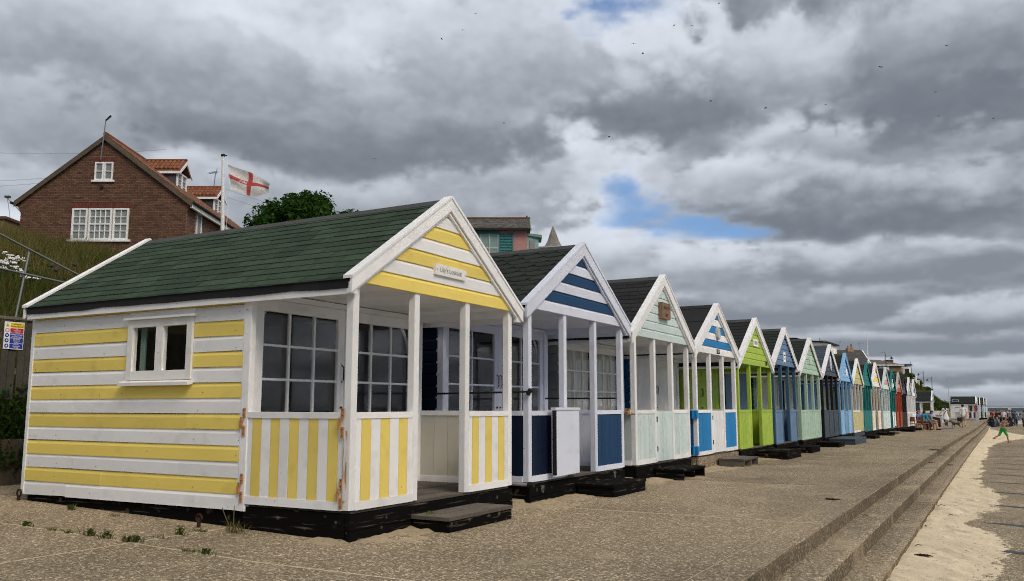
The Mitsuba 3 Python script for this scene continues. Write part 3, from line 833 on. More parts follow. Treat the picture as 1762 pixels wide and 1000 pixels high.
def plate_text(parent, txt, yc, z, x, height, width, c, bold=False):
    t = meshkit.text_mesh(txt, height, .0012, bold)
    L = t.bounds[1][0]
    t.apply_scale([width / L, 1, 1])
    v = np.asarray(t.vertices)
    m = MB().add(np.stack([x + v[:, 2], yc - width / 2 + v[:, 0], z + v[:, 1]], -1), t.faces, c)
    return m.put('lettering', 'm_plain', parent)

HUTS = {}
# 1 the yellow and white hut in front
HUTS[1] = h = hut('beach_hut', 'nearest hut, striped yellow and white, with a green shingle roof', dict(
    y0=6.20, y1=9.19, yo=.02, za=3.435, zt=2.365, hs=1.62, side='yellow', stripe=('white', 'yellow'), window=(-8.22, -7.27, 1.49, 2.10), joints={0: -9.2, 1: -8.6, 2: -9.1, 5: -7.3, 6: -9.15, 7: -8.7, 8: -9.2},
    door=('glazed', 'white'), gable=['yellow', 'white'], panel=['white', 'yellow', 'white', 'yellow', 'white', 'yellow', 'white'], seg=[.55, 1, 1, 1, 1, 1, .6],
    sidepanel=['white', 'yellow'], sideseg=[.5, 1, 1, 1, 1, 1, 1, 1, 1, 1, .5], bays=('boards', 'open', 'boards'), roof='felt_green', shingle='rect', ridge='felt_grey', innerpanel='stone', inner='white'))
k1 = h['k']
# side window
wx0, wx1, wz0, wz1 = -8.22, -7.27, 1.49, 2.10
ywf = 6.20
m = MB().box(wx0 - .03, wx0 + .05, ywf - .035, ywf + .03, wz0 - .01, wz1 + .03, 'cream_white').box(wx1 - .05, wx1 + .03, ywf - .035, ywf + .03, wz0 - .01, wz1 + .03, 'cream_white')
m.box(wx0 + .05, wx1 - .05, ywf - .033, ywf + .03, wz1 - .05, wz1 + .03, 'cream_white').box(wx0 + .05, wx1 - .05, ywf - .033, ywf + .03, wz0 - .01, wz0 + .09, 'cream_white')
m.box((wx0 + wx1) / 2 - .055, (wx0 + wx1) / 2 + .055, ywf - .030, ywf + .03, wz0 + .09, wz1 - .05, 'cream_white')
wk = m.put('window', 'm_paint', k1)
for a, b in ((wx0 + .05, (wx0 + wx1) / 2 - .055), ((wx0 + wx1) / 2 + .055, wx1 - .05)):
    MB().add([(a - .004, ywf - .004, wz0 + .085), (b + .004, ywf - .004, wz0 + .085), (b + .004, ywf - .004, wz1 - .045), (a - .004, ywf - .004, wz1 - .045)], [[0, 1, 2, 3]]).put('pane', 'm_glass', wk)
MB().loft([(wx0 - .09, ywf - .012, wz0 - .06), (wx0 - .09, ywf - .085, wz0 - .07), (wx0 - .09, ywf - .085, wz0 - .035), (wx0 - .09, ywf - .012, wz0 - .012)],
          [(wx1 + .05, ywf - .012, wz0 - .06), (wx1 + .05, ywf - .085, wz0 - .07), (wx1 + .05, ywf - .085, wz0 - .035), (wx1 + .05, ywf - .012, wz0 - .012)], 'cream_white').put('sill', 'm_paint', wk)
MB().box(wx0 - .07, wx1 + .08, ywf - .07, ywf - .006, wz1 + .032, wz1 + .055, 'cream_white').put('drip_board', 'm_paint', wk)
n_ = 16
yy = np.linspace(0, 1, n_)
MB().add([(wx0 + .07 + .10 * t_, ywf + .06 + .012 * math.sin(i_ * 1.6), z_) for i_, t_ in enumerate(yy) for z_ in (wz0, wz1)], [[2 * i_, 2 * i_ + 2, 2 * i_ + 3, 2 * i_ + 1] for i_ in range(n_ - 1)], 'dark_sage', .5).put('curtain', 'm_plain', wk)
# name board
sgn = MB().box(h['xf'] + .016, h['xf'] + .050, 7.46, 8.06, 2.585, 2.70, 'cream_white').put('name_board', 'm_paint', k1)
plate_text(sgn, "Lily's Lookout", 7.75, 2.620, h['xf'] + .0505, .052, .42, 'charcoal')
for y in (7.485, 8.035):
    MB().tube([(h['xf'] + .050, y, 2.64), (h['xf'] + .053, y, 2.64)], .006, 'iron', 8).put('screw', 'm_plain', sgn)
# nail heads
m = MB()
for i in range(13):
    z = h['zf'] - .07 + .1555 * i + .05
    for x in (-9.93, -9.4, -8.75, -8.35, -7.1, -6.6):
        if rng.random() < .55 and not (-8.3 < x < -7.2 and 1.45 < z < 2.15):
            zz_ = z + rng.normal(0, .012)
            xn = x + rng.normal(0, .04)
            m.tube([(xn, 6.20 - .0090, zz_), (xn, 6.20 - .0125, zz_)], .0042, 'iron', 6)
kind(m.put('nail_heads', 'm_plain', k1), 'stuff')
# rusty hinge brackets of the side flap
def bracket(x, z, parent):
    y = 6.20 - .014
    m = MB().box(x - .004, x + .030, y - .010, y, z + .125, z + .215, 'rust_bracket').box(x - .018, x + .004, y - .026, y - .002, z + .085, z + .130, 'rust_bracket')
    m.box(x - .022, x - .004, y - .028, y - .006, z + .02, z + .10, 'rust_bracket').box(x - .004, x + .028, y - .012, y, z - .055, z + .045, 'rust_bracket')
    hk = m.put('hinge', 'm_rough', parent)
    for zz in (z + .15, z + .20, z - .03, z + .02):
        MB().tube([(x + .015, y - .0135, zz), (x + .015, y - .009, zz)], .006, 'iron', 6).put('screw', 'm_plain', hk)
for x in (-6.475, -5.235):
    for z in (.97, .34):
        bracket(x, z, k1)
MB().box(-5.205, -5.170, 6.20 - .0165, 6.20 - .013, .36, .98, 'white').put('rust_stain', 'm_stain', k1)

# 2 navy and lavender
HUTS[2] = h = hut('beach_hut', 'lavender and navy hut with a half door standing open, second in the row', dict(
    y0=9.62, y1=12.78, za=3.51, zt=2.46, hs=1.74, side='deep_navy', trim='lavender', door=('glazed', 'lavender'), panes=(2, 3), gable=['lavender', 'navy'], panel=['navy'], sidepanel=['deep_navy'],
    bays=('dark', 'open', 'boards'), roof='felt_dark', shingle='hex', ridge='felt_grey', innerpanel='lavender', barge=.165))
k2 = h['k']
gy = h['py'][2]
A, B = np.array([-5.09, 10.93]), np.array([-5.05, 10.10])      # the half door, swung out and back over the first bay
e = (B - A) / np.linalg.norm(B - A)
nn = np.array([-e[1], e[0]])
def pbox(m, s0, s1, d0, d1, z0, z1, c):
    P = [A + e * s0 + nn * d0, A + e * s1 + nn * d0, A + e * s1 + nn * d1, A + e * s0 + nn * d1]
    return m.loft([(*q_, z0) for q_ in P], [(*q_, z1) for q_ in P], c)
m = MB()
L = np.linalg.norm(B - A)
pbox(m, 0, L, .0, .035, .31, 1.155, 'lavender')
gk = m.put('half_door', 'm_paint', k2)
for i in range(6):
    pbox(MB(), L * i / 6 + .002, L * (i + 1) / 6 - .002, -.012, .0, .33, 1.11, 'lavender').put('board', 'm_paint', gk)
pbox(MB(), -.005, L + .005, -.02, .05, 1.156, 1.19, 'lavender').put('capping', 'm_paint', gk)
pbox(MB(), L - .13, L - .02, -.03, -.013, 1.06, 1.085, 'iron').put('bolt', 'm_steel', gk)
pbox(MB(), L - .02, L + .006, .002, .05, .33, 1.15, 'near_black').put('edge_strip', 'm_paint', gk)
MB().tube([(-6.5, 9.58, 1.37), (-5.05, 9.58, 1.385)], .012, 'iron', 8).tube([(-5.13, 9.58, 1.345), (-5.09, 9.58, 1.42)], .028, 'iron', 8).put('security_bar', 'm_plain', k2)
MB().tube([(-6.4, 12.55, 1.33), (-5.2, 12.6, 1.33)], .012, 'iron', 8).put('security_bar', 'm_plain', k2)
MB().tube([(-6.4, 9.595, .245), (-5.12, 9.595, .245)], .020, 'grey_board', 8).tube([(-5.14, 9.6, .245), (-5.06, 9.6, .245)], .034, 'iron', 8).put('side_pipe', 'm_plain', k2)
def ring(y, z, parent, c='steel'):
    P = [(-5.115 + .008, y + .028 * math.sin(q_), z - .028 + .034 * math.cos(q_)) for q_ in np.linspace(0, 6.283, 15)]
    MB().tube(P, .0055, c, 6).tube([(-5.135, y, z + .012), (-5.09, y, z + .012)], .012, c, 6).put('ring', 'm_steel', parent)
ring(9.93, .19, k2)
ring(12.3, .21, k2)

# 3 mint
HUTS[3] = h = hut('beach_hut', 'pale mint hut with white posts and a small square wooden plaque', dict(
    y0=13.28, y1=16.12, yo=-.05, za=3.50, zt=2.37, hs=1.62, side='grey_board', door=('curtain', 'cream_white'), gable=['mint'], panel=['mint'], gate=['mint'], sidepanel=['mint_grey'], bays=('boards', 'gate', 'boards'),
    roof='felt_black', shingle='rect', ridge='felt_grey', barge=.17, innerpanel='mint_grey'))
pk = MB().box(h['xf'] + .016, h['xf'] + .095, 14.42, 14.86, 2.735, 3.02, 'timber').put('plaque', 'm_rough', h['k'])
m = MB()
for r_, (zz, ya, yb) in enumerate(((2.93, 14.49, 14.80), (2.80, 14.55, 14.72))):      # carved, weathered letters
    y = ya
    while y < yb:
        w_ = .018 + .02 * rng.random()
        m.box(h['xf'] + .095, h['xf'] + .0965, y, y + .008, zz - .03, zz + .04 * rng.random(), 'near_black').box(h['xf'] + .095, h['xf'] + .0965, y + .008, y + w_, zz - .03 + .05 * rng.random(), zz - .02 + .05, 'near_black')
        y += w_ + .014
m.put('carving', 'm_plain', pk)
MB().box(-5.30, -5.20, 13.19, 13.27, 1.07, 1.17, 'rust_red').tube([(-5.2, 13.22, 1.08), (-5.12, 13.22, 1.08)], .012, 'rust_red').put('latch_block', 'm_rust', h['k'])

# 4 white and sky blue
HUTS[4] = h = hut('beach_hut', 'white hut with bright blue stripes and panels and a round plaque on its gable', dict(
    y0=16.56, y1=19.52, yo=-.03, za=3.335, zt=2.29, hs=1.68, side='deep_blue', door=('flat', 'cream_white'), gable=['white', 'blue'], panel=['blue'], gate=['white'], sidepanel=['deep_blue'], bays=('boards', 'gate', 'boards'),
    seg=[1] * 3, roof='felt_black', shingle='sheet', ridge='felt_black', barge=.17, base=('stone', 'm_conc')))
m = MB()
P = [(h['xf'] + .02, 18.05 + .125 * math.cos(q_), 2.735 + .135 * math.sin(q_)) for q_ in np.linspace(0, 6.283, 25)[:-1]]
m.loft(P, [(x + .045, y, z) for x, y, z in P], 'pale_grey')
pq = m.put('plaque', 'm_plain', h['k'])
P = [(h['xf'] + .066, 18.05 + .108 * math.cos(q_), 2.735 + .118 * math.sin(q_)) for q_ in np.linspace(0, 6.283, 25)]
MB().tube(P, .006, 'grey_board', 5).put('rim', 'm_plain', pq)
nk = MB().box(h['xf'] + .019, h['xf'] + .024, 17.98, 18.20, 2.305, 2.40, 'iron').put('number_plate', 'm_plain', h['k'])
plate_text(nk, '51', 18.09, 2.325, h['xf'] + .0245, .055, .12, 'white')
for z in (.97, .28):
    MB().box(-5.27, -5.12, 16.47, 16.57, z, z + .16, 'blue').tube([(-5.2, 16.46, z), (-5.2, 16.46, z + .16)], .03, 'blue', 8).put('hinge_block', 'm_paint', h['k'])

# 5 lime
HUTS[5] = h = hut('beach_hut', 'lime green hut with white bargeboards', dict(
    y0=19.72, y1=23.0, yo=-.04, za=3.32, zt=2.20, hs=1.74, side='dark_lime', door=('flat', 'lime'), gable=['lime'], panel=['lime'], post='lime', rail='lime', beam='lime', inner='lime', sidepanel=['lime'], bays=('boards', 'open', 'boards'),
    seg=[1] * 4, roof='felt_black', shingle='strip', ridge='felt_grey', barge=.16))
pq = MB().box(h['xf'] + .019, h['xf'] + .04, 21.12, 21.58, 2.66, 2.83, 'white').put('name_board', 'm_plain', h['k'])
MB().box(h['xf'] + .0402, h['xf'] + .0415, 21.19, 21.51, 2.70, 2.79, 'grey_board').put('lettering', 'm_plain', pq)
MB().box(h['xf'] + .019, h['xf'] + .03, 22.35, 22.5, 2.24, 2.34, 'iron').put('number_plate', 'm_plain', h['k'])

# 6 dusk blue with scalloped white bargeboards
HUTS[6] = h = hut('beach_hut', 'slate blue hut with scalloped white bargeboards', dict(
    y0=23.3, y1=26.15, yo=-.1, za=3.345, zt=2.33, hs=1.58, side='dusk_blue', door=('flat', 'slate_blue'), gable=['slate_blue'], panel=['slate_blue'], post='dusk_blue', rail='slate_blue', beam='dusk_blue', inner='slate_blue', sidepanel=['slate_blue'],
    bays=('boards', 'open', 'boards'), seg=[1] * 4, lod=1, scallop=True, roof='felt_dark', barge=.15, capcol='white'))
m = MB()
for zz in (2.62, 2.52, 2.42):
    m.box(h['xf'] + .02, h['xf'] + .035, 24.5, 24.72, zz, zz + .07, 'white')
m.box(h['xf'] + .019, h['xf'] + .03, 24.48, 24.52, 2.40, 2.71, 'white').box(h['xf'] + .019, h['xf'] + .03, 24.70, 24.74, 2.40, 2.71, 'white').put('name_board', 'm_plain', h['k'])
far = [
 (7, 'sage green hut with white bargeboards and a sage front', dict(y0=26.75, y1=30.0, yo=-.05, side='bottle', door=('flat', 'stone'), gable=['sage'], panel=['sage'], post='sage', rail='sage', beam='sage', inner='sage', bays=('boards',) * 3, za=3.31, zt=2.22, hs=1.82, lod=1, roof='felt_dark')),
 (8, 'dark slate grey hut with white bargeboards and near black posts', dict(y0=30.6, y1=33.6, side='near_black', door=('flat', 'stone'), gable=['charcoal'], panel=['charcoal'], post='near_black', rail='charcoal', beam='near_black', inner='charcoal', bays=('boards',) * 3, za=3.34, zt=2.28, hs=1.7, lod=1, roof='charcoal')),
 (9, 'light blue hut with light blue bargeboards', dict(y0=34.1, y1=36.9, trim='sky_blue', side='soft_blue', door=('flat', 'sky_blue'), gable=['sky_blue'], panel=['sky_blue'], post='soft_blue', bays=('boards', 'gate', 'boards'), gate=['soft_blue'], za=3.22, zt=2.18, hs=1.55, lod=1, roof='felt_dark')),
 (10, 'khaki fronted hut with white bargeboards and pale posts', dict(y0=37.25, y1=40.2, side='stone', door=('flat', 'mint_grey'), gable=['khaki'], panel=['khaki'], post='stone', bays=('boards', 'boards', 'gate'), gate=['khaki'], lod=2, za=3.16, zt=2.14, hs=1.6, base=('charcoal', 'm_plain'))),
 (11, 'teal hut with teal bargeboards', dict(y0=40.45, y1=43.0, trim='teal', side='deep_teal', door=('flat', 'teal'), gable=['teal'], panel=['teal'], bays=('boards', 'boards', 'boards'), lod=2, za=3.12, zt=2.14, hs=1.45)),
 (12, 'hut with a yellow and white striped gable and cream panels', dict(y0=43.25, y1=46.6, side='ochre', door=('flat', 'stone'), gable=['white', 'yellow'], panel=['cream'], post='stone', bays=('boards', 'open', 'boards'), lod=2, za=3.26, zt=2.16, hs=1.78)),
 (13, 'pale mint hut with pink boards below its posts', dict(y0=47.6, y1=50.8, trim='mint', side='mint_grey', door=('flat', 'mint'), gable=['mint', 'pink'], panel=['mint'], sidepanel=['pink'], bays=('boards',) * 3, lod=2)),
 (14, 'deep green blue hut with a white half door', dict(y0=51.0, y1=53.7, trim='teal', side='bottle', door=('flat', 'teal'), gable=['teal', 'sage'], panel=['white'], bays=('open', 'gate', 'boards'), lod=2)),
 (15, 'rust red hut with pale grey bargeboards', dict(y0=54.2, y1=57.4, trim='pale_grey', side='rust_red', door=('flat', 'red'), gable=['red', 'pink'], panel=['rust_red'], post='red', rail='red', bays=('boards', 'open', 'boards'), lod=2)),
 (16, 'black hut beside the rust red one', dict(y0=57.7, y1=60.4, trim='near_black', side='near_black', door=('flat', 'near_black'), gable=['charcoal'], panel=['near_black'], bays=('boards',) * 3, lod=2)),
 (17, 'white hut with white boarded front next to the black hut', dict(y0=60.9, y1=64.1, side='pale_grey', door=('flat', 'stone'), gable=['mint_grey'], panel=['pale_grey'], bays=('boards',) * 3, lod=2)),
 (18, 'white and pale blue hut at the end of the long row of huts', dict(y0=64.5, y1=67.2, trim='white', side='stone', door=('flat', 'white'), gable=['white', 'sky_blue'], panel=['white'], bays=('boards',) * 3, lod=2)),
 (19, 'narrow white and blue hut set back from the promenade', dict(y0=88.2, y1=90.9, xf=-7.35, side='blue', door=('flat', 'blue'), gable=['white', 'navy'], panel=['blue'], bays=('boards',) * 3, lod=2, zt=1.75, za=2.72)),
 (20, 'blue sided hut with a dark roof and an open window beyond the seated people', dict(y0=92.0, y1=95.0, xf=-5.66, xb=-8.6, porch=1.0, side='sky_blue', stripe=('soft_blue',), sidepanel=['soft_blue'], door=('flat', 'white'), gable=['sky_blue', 'white'], panel=['sky_blue'], bays=('boards',) * 3, lod=2, zt=1.75, za=2.72)),
 (21, 'white kiosk hut with a dark roof and a red and white striped porch side', dict(y0=130.0, y1=133.6, xf=-2.75, xb=-5.7, porch=.85, side='white', door=('flat', 'stone'), gable=['white', 'blue'], panel=['white'], sidepanel=['plum', 'white'], post='cloth_red', bays=('boards', 'open', 'boards'), lod=2, zg=-.62, za=2.55, zt=1.62, base=('grey_board', 'm_plain'))),
 (22, 'dark blue hut just beyond the white kiosk', dict(y0=134.2, y1=137.0, xf=-2.7, xb=-5.4, side='blue', door=('flat', 'blue'), gable=['navy'], panel=['navy'], post='navy', bays=('boards',) * 3, lod=2, zg=-.63, za=2.5, zt=1.5)),
 (23, 'cream hut second beyond the white kiosk', dict(y0=138.5, y1=141.5, xf=-2.45, xb=-5.0, side='cream', door=('flat', 'cream'), gable=['cream'], panel=['cream'], bays=('boards',) * 3, lod=2, zg=-.65, za=2.5, zt=1.5)),
 (24, 'green hut third beyond the white kiosk', dict(y0=143, y1=146, xf=-2.25, xb=-4.6, trim='bottle', side='bottle', door=('flat', 'bottle'), gable=['teal'], panel=['teal'], bays=('boards',) * 3, lod=2, zg=-.67, za=2.5, zt=1.5)),
 (25, 'lime and white hut fourth beyond the white kiosk', dict(y0=147.5, y1=150.5, xf=-2.05, xb=-4.4, side='stone', door=('flat', 'white'), gable=['lime'], panel=['cream'], bays=('boards',) * 3, lod=2, zg=-.7, za=2.5, zt=1.5)),
 (26, 'farthest hut, dark with white bargeboards, by the crowd', dict(y0=152, y1=155, xf=-1.8, xb=-4.2, side='charcoal', door=('flat', 'white'), gable=['charcoal'], panel=['charcoal'], bays=('boards',) * 3, lod=2, zg=-.72, za=2.45, zt=1.45)),
]
for i, lab, o in far:
    HUTS[i] = hut('beach_hut', lab, o)
h = HUTS[7]
MB().box(h['xf'] + .019, h['xf'] + .035, 28.3, 28.62, 2.52, 2.66, 'sage').put('name_board', 'm_plain', h['k'])
h = HUTS[8]
P = [(h['xf'] + .02, 32.15 + .10 * math.cos(q_), 2.72 + .26 * math.sin(q_)) for q_ in np.linspace(0, 6.283, 17)[:-1]]
MB().loft(P, [(x + .03, y, z) for x, y, z in P], 'lavender').put('plaque', 'm_plain', h['k'])
h = HUTS[9]
MB().box(h['xf'] + .019, h['xf'] + .035, 35.72, 35.98, 2.40, 2.66, 'white').put('number_plate', 'm_plain', h['k'])
h = HUTS[14]
for y, z in ((52.35, 2.55), (52.75, 2.28), (52.05, 2.2)):
    MB().box(h['xf'] + .019, h['xf'] + .04, y, y + .28, z, z + .17, 'white').put('plaque', 'm_plain', h['k'])
h = HUTS[20]
m = MB().box(-7.25, -7.10, 91.96, 92.03, .78, 1.62, 'white').box(-7.25, -6.65, 91.955, 92.03, .70, .78, 'white')
m.put('window_frame', 'm_paint', h['k'])
MB().add([(-7.1, 91.985, .78), (-6.68, 91.985, .78), (-6.68, 91.985, 1.62), (-7.1, 91.985, 1.62)], [[0, 1, 2, 3]], 'bottle').put('pane', 'm_plain', h['k'])
h = HUTS[21]
MB().box(-5.15, -4.72, 129.96, 129.99, -.45, .50, 'pale_grey').put('hatch', 'm_paint', h['k'])
MB().box(-5.2, -4.55, 129.975, 129.99, 1.05, 1.15, 'grey_board').put('lettering', 'm_plain', h['k'])
rfp = MB().box(-5.5, -4.7, 130.15, 130.2, 1.86, 2.12, 'white')
rfp.box(-5.45, -4.75, 130.13, 130.148, 1.90, 2.08, 'charcoal').put('roof_sign', 'm_plain', h['k'])

# ---------------------------------------------------------------- doorsteps
def doorstep(label, x0, x1, y0, y1, z1, box=True, c='near_black', mat='m_tar', worn=False):
    k = thing('door_step', label, 'step', 'low wooden steps in front of the huts')
    zg = float(gr((y0 + y1) / 2)) - .02
    n = 2
    for i in range(n):
        a, b = x0 + (x1 - x0) * i / n, x0 + (x1 - x0) * (i + 1) / n - .008
        MB().loft([(a, y0, z1 - .035), (b, y0 - .01, z1 - .035), (b, y1 + .01, z1 - .035), (a, y1, z1 - .035)], [(a, y0, z1), (b, y0 - .01, z1 + rng.normal(0, .003)), (b, y1, z1), (a, y1, z1)], 'deck' if worn else c).put('tread', 'm_rough' if worn else mat, k)
    if box:
        MB().box(x1 - .05, x1 - .015, y0 + .01, y1 - .01, zg, z1 - .036, c).put('riser', mat, k)
        MB().box(x0 + .02, x1 - .05, y0 + .01, y0 + .045, zg, z1 - .036, c).put('side', mat, k)
        MB().box(x0 + .02, x1 - .05, y1 - .045, y1 - .01, zg, z1 - .036, c).put('side', mat, k)
    else:
        for y in (y0 + .01, (y0 + y1) / 2 - .015, y1 - .045):
            MB().box(x0 + .02, x1 - .02, y, y + .035, zg, z1 - .036, c).put('leg', mat, k)
    return k
st = doorstep('worn black timber step with moss in front of the yellow hut', -5.12, -4.66, 7.12, 8.36, .145, worn=True)
P = MB()
for _ in range(60):
    x, y = -5.0 + rng.normal(0, .025), 7.27 + rng.normal(0, .035)
    a = rng.random() * 6.28
    P.add([(x, y, .156), (x + .012 * math.cos(a), y + .012 * math.sin(a), .156), (x + .006, y, .172 + .01 * rng.random())], [[0, 1, 2]], 'moss')
kind(P.put('moss', 'm_plain', st), 'stuff')
doorstep('black box step in front of the navy and lavender hut', -5.12, -4.55, 10.95, 12.15, .16)
doorstep('black three-legged step in front of the mint hut', -5.12, -4.60, 14.05, 15.25, .17, False)
doorstep('grey black weathered step in front of the blue and white striped hut', -5.10, -4.55, 17.75, 18.95, .15, False, 'grey_timber', 'm_rough', True)
doorstep('large black box step in front of the lime hut', -5.05, -4.35, 20.9, 22.5, .17)
doorstep('black box step in front of the slate blue hut', -5.05, -4.45, 24.4, 25.7, .13)
doorstep('black box step in front of the sage hut', -5.05, -4.40, 28.6, 29.8, .10)
doorstep('wide slate grey double step in front of the dark grey hut', -5.10, -4.25, 31.0, 33.8, .13, c='charcoal', mat='m_paint')
doorstep('small black step in front of the khaki hut', -5.05, -4.50, 38.4, 40.0, .02)
doorstep('black step in front of the yellow striped gable hut', -5.05, -4.45, 44.2, 45.6, 0.0)
doorstep('grey timber step in front of the mint and pink hut', -5.05, -4.55, 48.5, 49.8, -.08, c='grey_timber', mat='m_rough')
doorstep('dark step in front of the rust red hut', -5.05, -4.4, 55.2, 56.8, -.10)
doorstep('dark step in front of the white boarded hut', -5.05, -4.5, 61.6, 63.2, -.17)

# rusty ring bolts at the foot of the yellow hut
for x, y, lab in ((-10.02, 6.17, 'rusty ring bolt at the back corner of the yellow hut'), (-6.84, 6.02, 'rusty ring bolt in the paving near the middle of the yellow hut')):
    z = float(gz(x, y))
    m = MB().tube([(x + .038 * math.sin(q_), y, z + .085 + .038 * math.cos(q_)) for q_ in np.linspace(0, 6.283, 15)], .011, 'weed', 7).tube([(x, y, z - .02), (x, y, z + .045)], .018, 'weed', 8)
    tag(m.put('ring_bolt', 'm_rough', None, True), lab, 'ring bolt')
# ---------------------------------------------------------------- houses on the cliff
ROT = np.eye(4)
ROT[:3, :3] = np.array([[.873, -.488, 0], [.488, .873, 0], [0, 0, 1]])     # these houses stand turned from the row of huts
def LB():
    m = MB()
    old = m.put
    def put(name, mat='m_paint', parent=None, smooth=False):
        m.at(ROT)
        return old(name, mat, parent, smooth)
    m.put = put
    return m

def sash(parent, l0, l1, d, z0, z1, nx, nz, fr=.07, mid=True):
    """A white window in a wall that faces -d."""
    m = LB().box(l0, l0 + fr, d - .05, d + .04, z0, z1).box(l1 - fr, l1, d - .05, d + .04, z0, z1).box(l0 + fr, l1 - fr, d - .05, d + .04, z1 - fr, z1).box(l0 + fr, l1 - fr, d - .05, d + .04, z0, z0 + fr)
    if mid:
        m.box(l0 + fr, l1 - fr, d - .045, d + .03, (z0 + z1) / 2 - .03, (z0 + z1) / 2 + .03)
    for i in range(1, nx):
        x = l0 + fr + (l1 - l0 - 2 * fr) * i / nx
        m.box(x - .014, x + .014, d - .035, d + .02, z0 + fr, z1 - fr)
    for j in range(1, nz):
        z = z0 + fr + (z1 - z0 - 2 * fr) * j / nz
        m.box(l0 + fr, l1 - fr, d - .036, d + .018, z - .014, z + .014)
    k = m.put('window', 'm_plain', parent)
    LB().add([(l0, d + .005, z0), (l1, d + .005, z0), (l1, d + .005, z1), (l0, d + .005, z1)], [[0, 1, 2, 3]]).put('pane', 'm_glass', k)
    LB().add([(l0, d + .022, z0), (l1, d + .022, z0), (l1, d + .022, z1), (l0, d + .022, z1)], [[0, 1, 2, 3]], 'blind_grey').put('blind', 'm_plain', k)
    return k

bhz = thing('brick_house', 'red brown brick gabled house with red tiled dormers on the cliff', 'house')
l0, l1, d0, d1, zb, ze, zp, lp = -21.5, -14.25, 37.0, 50.0, 5.2, 10.25, 13.05, -17.95
top = lambda l: zp - (zp - ze) * ((lp - l) / (lp - l0) if l < lp else (l - lp) / (l1 - lp))
P = [(l0, zb), (l1, zb), (l1, ze - .05), (lp, zp - .05), (l0, ze - .05)]
m = LB().loft([(a, d0 + .03, b) for a, b in P], [(a, d1, b) for a, b in P], 'mortar', .5)
wall = m.put('wall', 'm_rough', bhz)
wins = [(-19.25, -16.72, 8.35, 9.82), (-18.38, -17.55, 11.0, 11.9)]
arch = [(-19.3, -16.66, 9.83, 10.05), (-18.44, -17.48, 11.9, 12.12)]
m = LB()
ch, n = .075, 0
z = zb + 1.2
while z < zp - .05:
    x = l0 + (.1125 if n % 2 else 0) - .11
    while x < l1:
        a, b = max(x + .006, l0), min(x + .219, l1)
        x += .225
        cx = (a + b) / 2
        if b - a < .03 or z + .065 > top(a if a < lp else b) - .06:
            continue
        bits = [(a, b)]
        for w0, w1, q0, q1 in wins + arch:
            if z + .065 > q0 and z < q1:
                bits = [s_ for p_, r_ in bits for s_ in ((p_, min(r_, w0)), (max(p_, w1), r_)) if s_[1] - s_[0] > .02]
        for p_, r_ in bits:
            m.box(p_, r_, d0 - rng.random() * .004, d0 + .031, z + .005, z + .07, ('brick', 'brick_b', 'brick_c')[int(rng.integers(3))])
    z += ch
    n += 1
z = zb + 1.2
n = 0
while z < ze - .25:                                    # side wall towards the sea
    y = d0 + (.1125 if n % 2 else 0)
    while y < d0 + 7.5:
        if not any(y < q1 and y + .22 > q0 and z < 9.95 and z > 8.75 for q0, q1 in ((38.15, 38.85), (41.3, 41.8))):
            m.box(l1 - .03, l1 + .004 + rng.random() * .004, y + .006, y + .219, z + .005, z + .07, ('brick', 'brick_b', 'brick_c')[int(rng.integers(3))])
        y += .225
    z += ch
    n += 1
kind(m.put('brickwork', 'm_rough', wall), 'stuff')
m = LB()
for a0, a1, q0, q1 in arch:
    x = a0
    while x < a1 - .02:
        m.box(x + .006, min(x + .071, a1), d0 - .006 - rng.random() * .003, d0 + .031, q0 + .004, q1 - .004, 'brick_red')
        x += .075
kind(m.put('soldier_course', 'm_rough', wall), 'stuff')
for a0, a1, nx in ((-19.22, -18.55, 2), (-18.49, -17.48, 4), (-17.42, -16.75, 2)):
    sash(bhz, a0, a1, d0, 8.40, 9.80, nx, 4)
LB().box(-19.35, -16.62, d0 - .10, d0 + .02, 8.31, 8.40).put('sill', 'm_plain', bhz)
for a0, a1 in ((-18.36, -17.97), (-17.95, -17.56)):
    sash(bhz, a0, a1, d0, 11.06, 11.88, 1, 2, .06, False)
LB().box(-18.46, -17.47, d0 - .09, d0 + .02, 10.98, 11.06).put('sill', 'm_plain', bhz)
for y0_, y1_, q0, q1 in ((38.2, 38.8, 8.8, 9.9), (41.35, 41.75, 8.9, 9.6)):
    w_ = LB().box(l1 - .02, l1 + .05, y0_, y0_ + .06, q0, q1).box(l1 - .02, l1 + .05, y1_ - .06, y1_, q0, q1).box(l1 - .02, l1 + .05, y0_, y1_, q1 - .06, q1).box(l1 - .02, l1 + .06, y0_ - .04, y1_ + .04, q0 - .06, q0 + .04).put('window', 'm_plain', bhz)
    LB().add([(l1 + .02, y0_, q0), (l1 + .02, y1_, q0), (l1 + .02, y1_, q1), (l1 + .02, y0_, q1)], [[0, 1, 2, 3]], 'cloth_grey').put('pane', 'm_plain', w_)
m = LB()
for sg, le in ((-1, l0 - .25), (1, l1 + .28)):
    zl = top(l0) - .25 * (zp - ze) / (lp - l0) if sg < 0 else ze - .28 * (zp - ze) / (l1 - lp)
    m.loft([(lp, d0 - .12, zp + .06), (le, d0 - .12, zl + .06), (le, d0 - .12, zl - .08), (lp, d0 - .12, zp - .08)], [(lp, d1, zp + .06), (le, d1, zl + .06), (le, d1, zl - .08), (lp, d1, zp - .08)], 'tile_old', .4)
rf = m.put('roof', 'm_rough', bhz)
m = LB()
SR = math.hypot(l1 + .28 - lp, zp - zl)
ux, uz = (l1 + .28 - lp) / SR, -(zp - zl) / SR
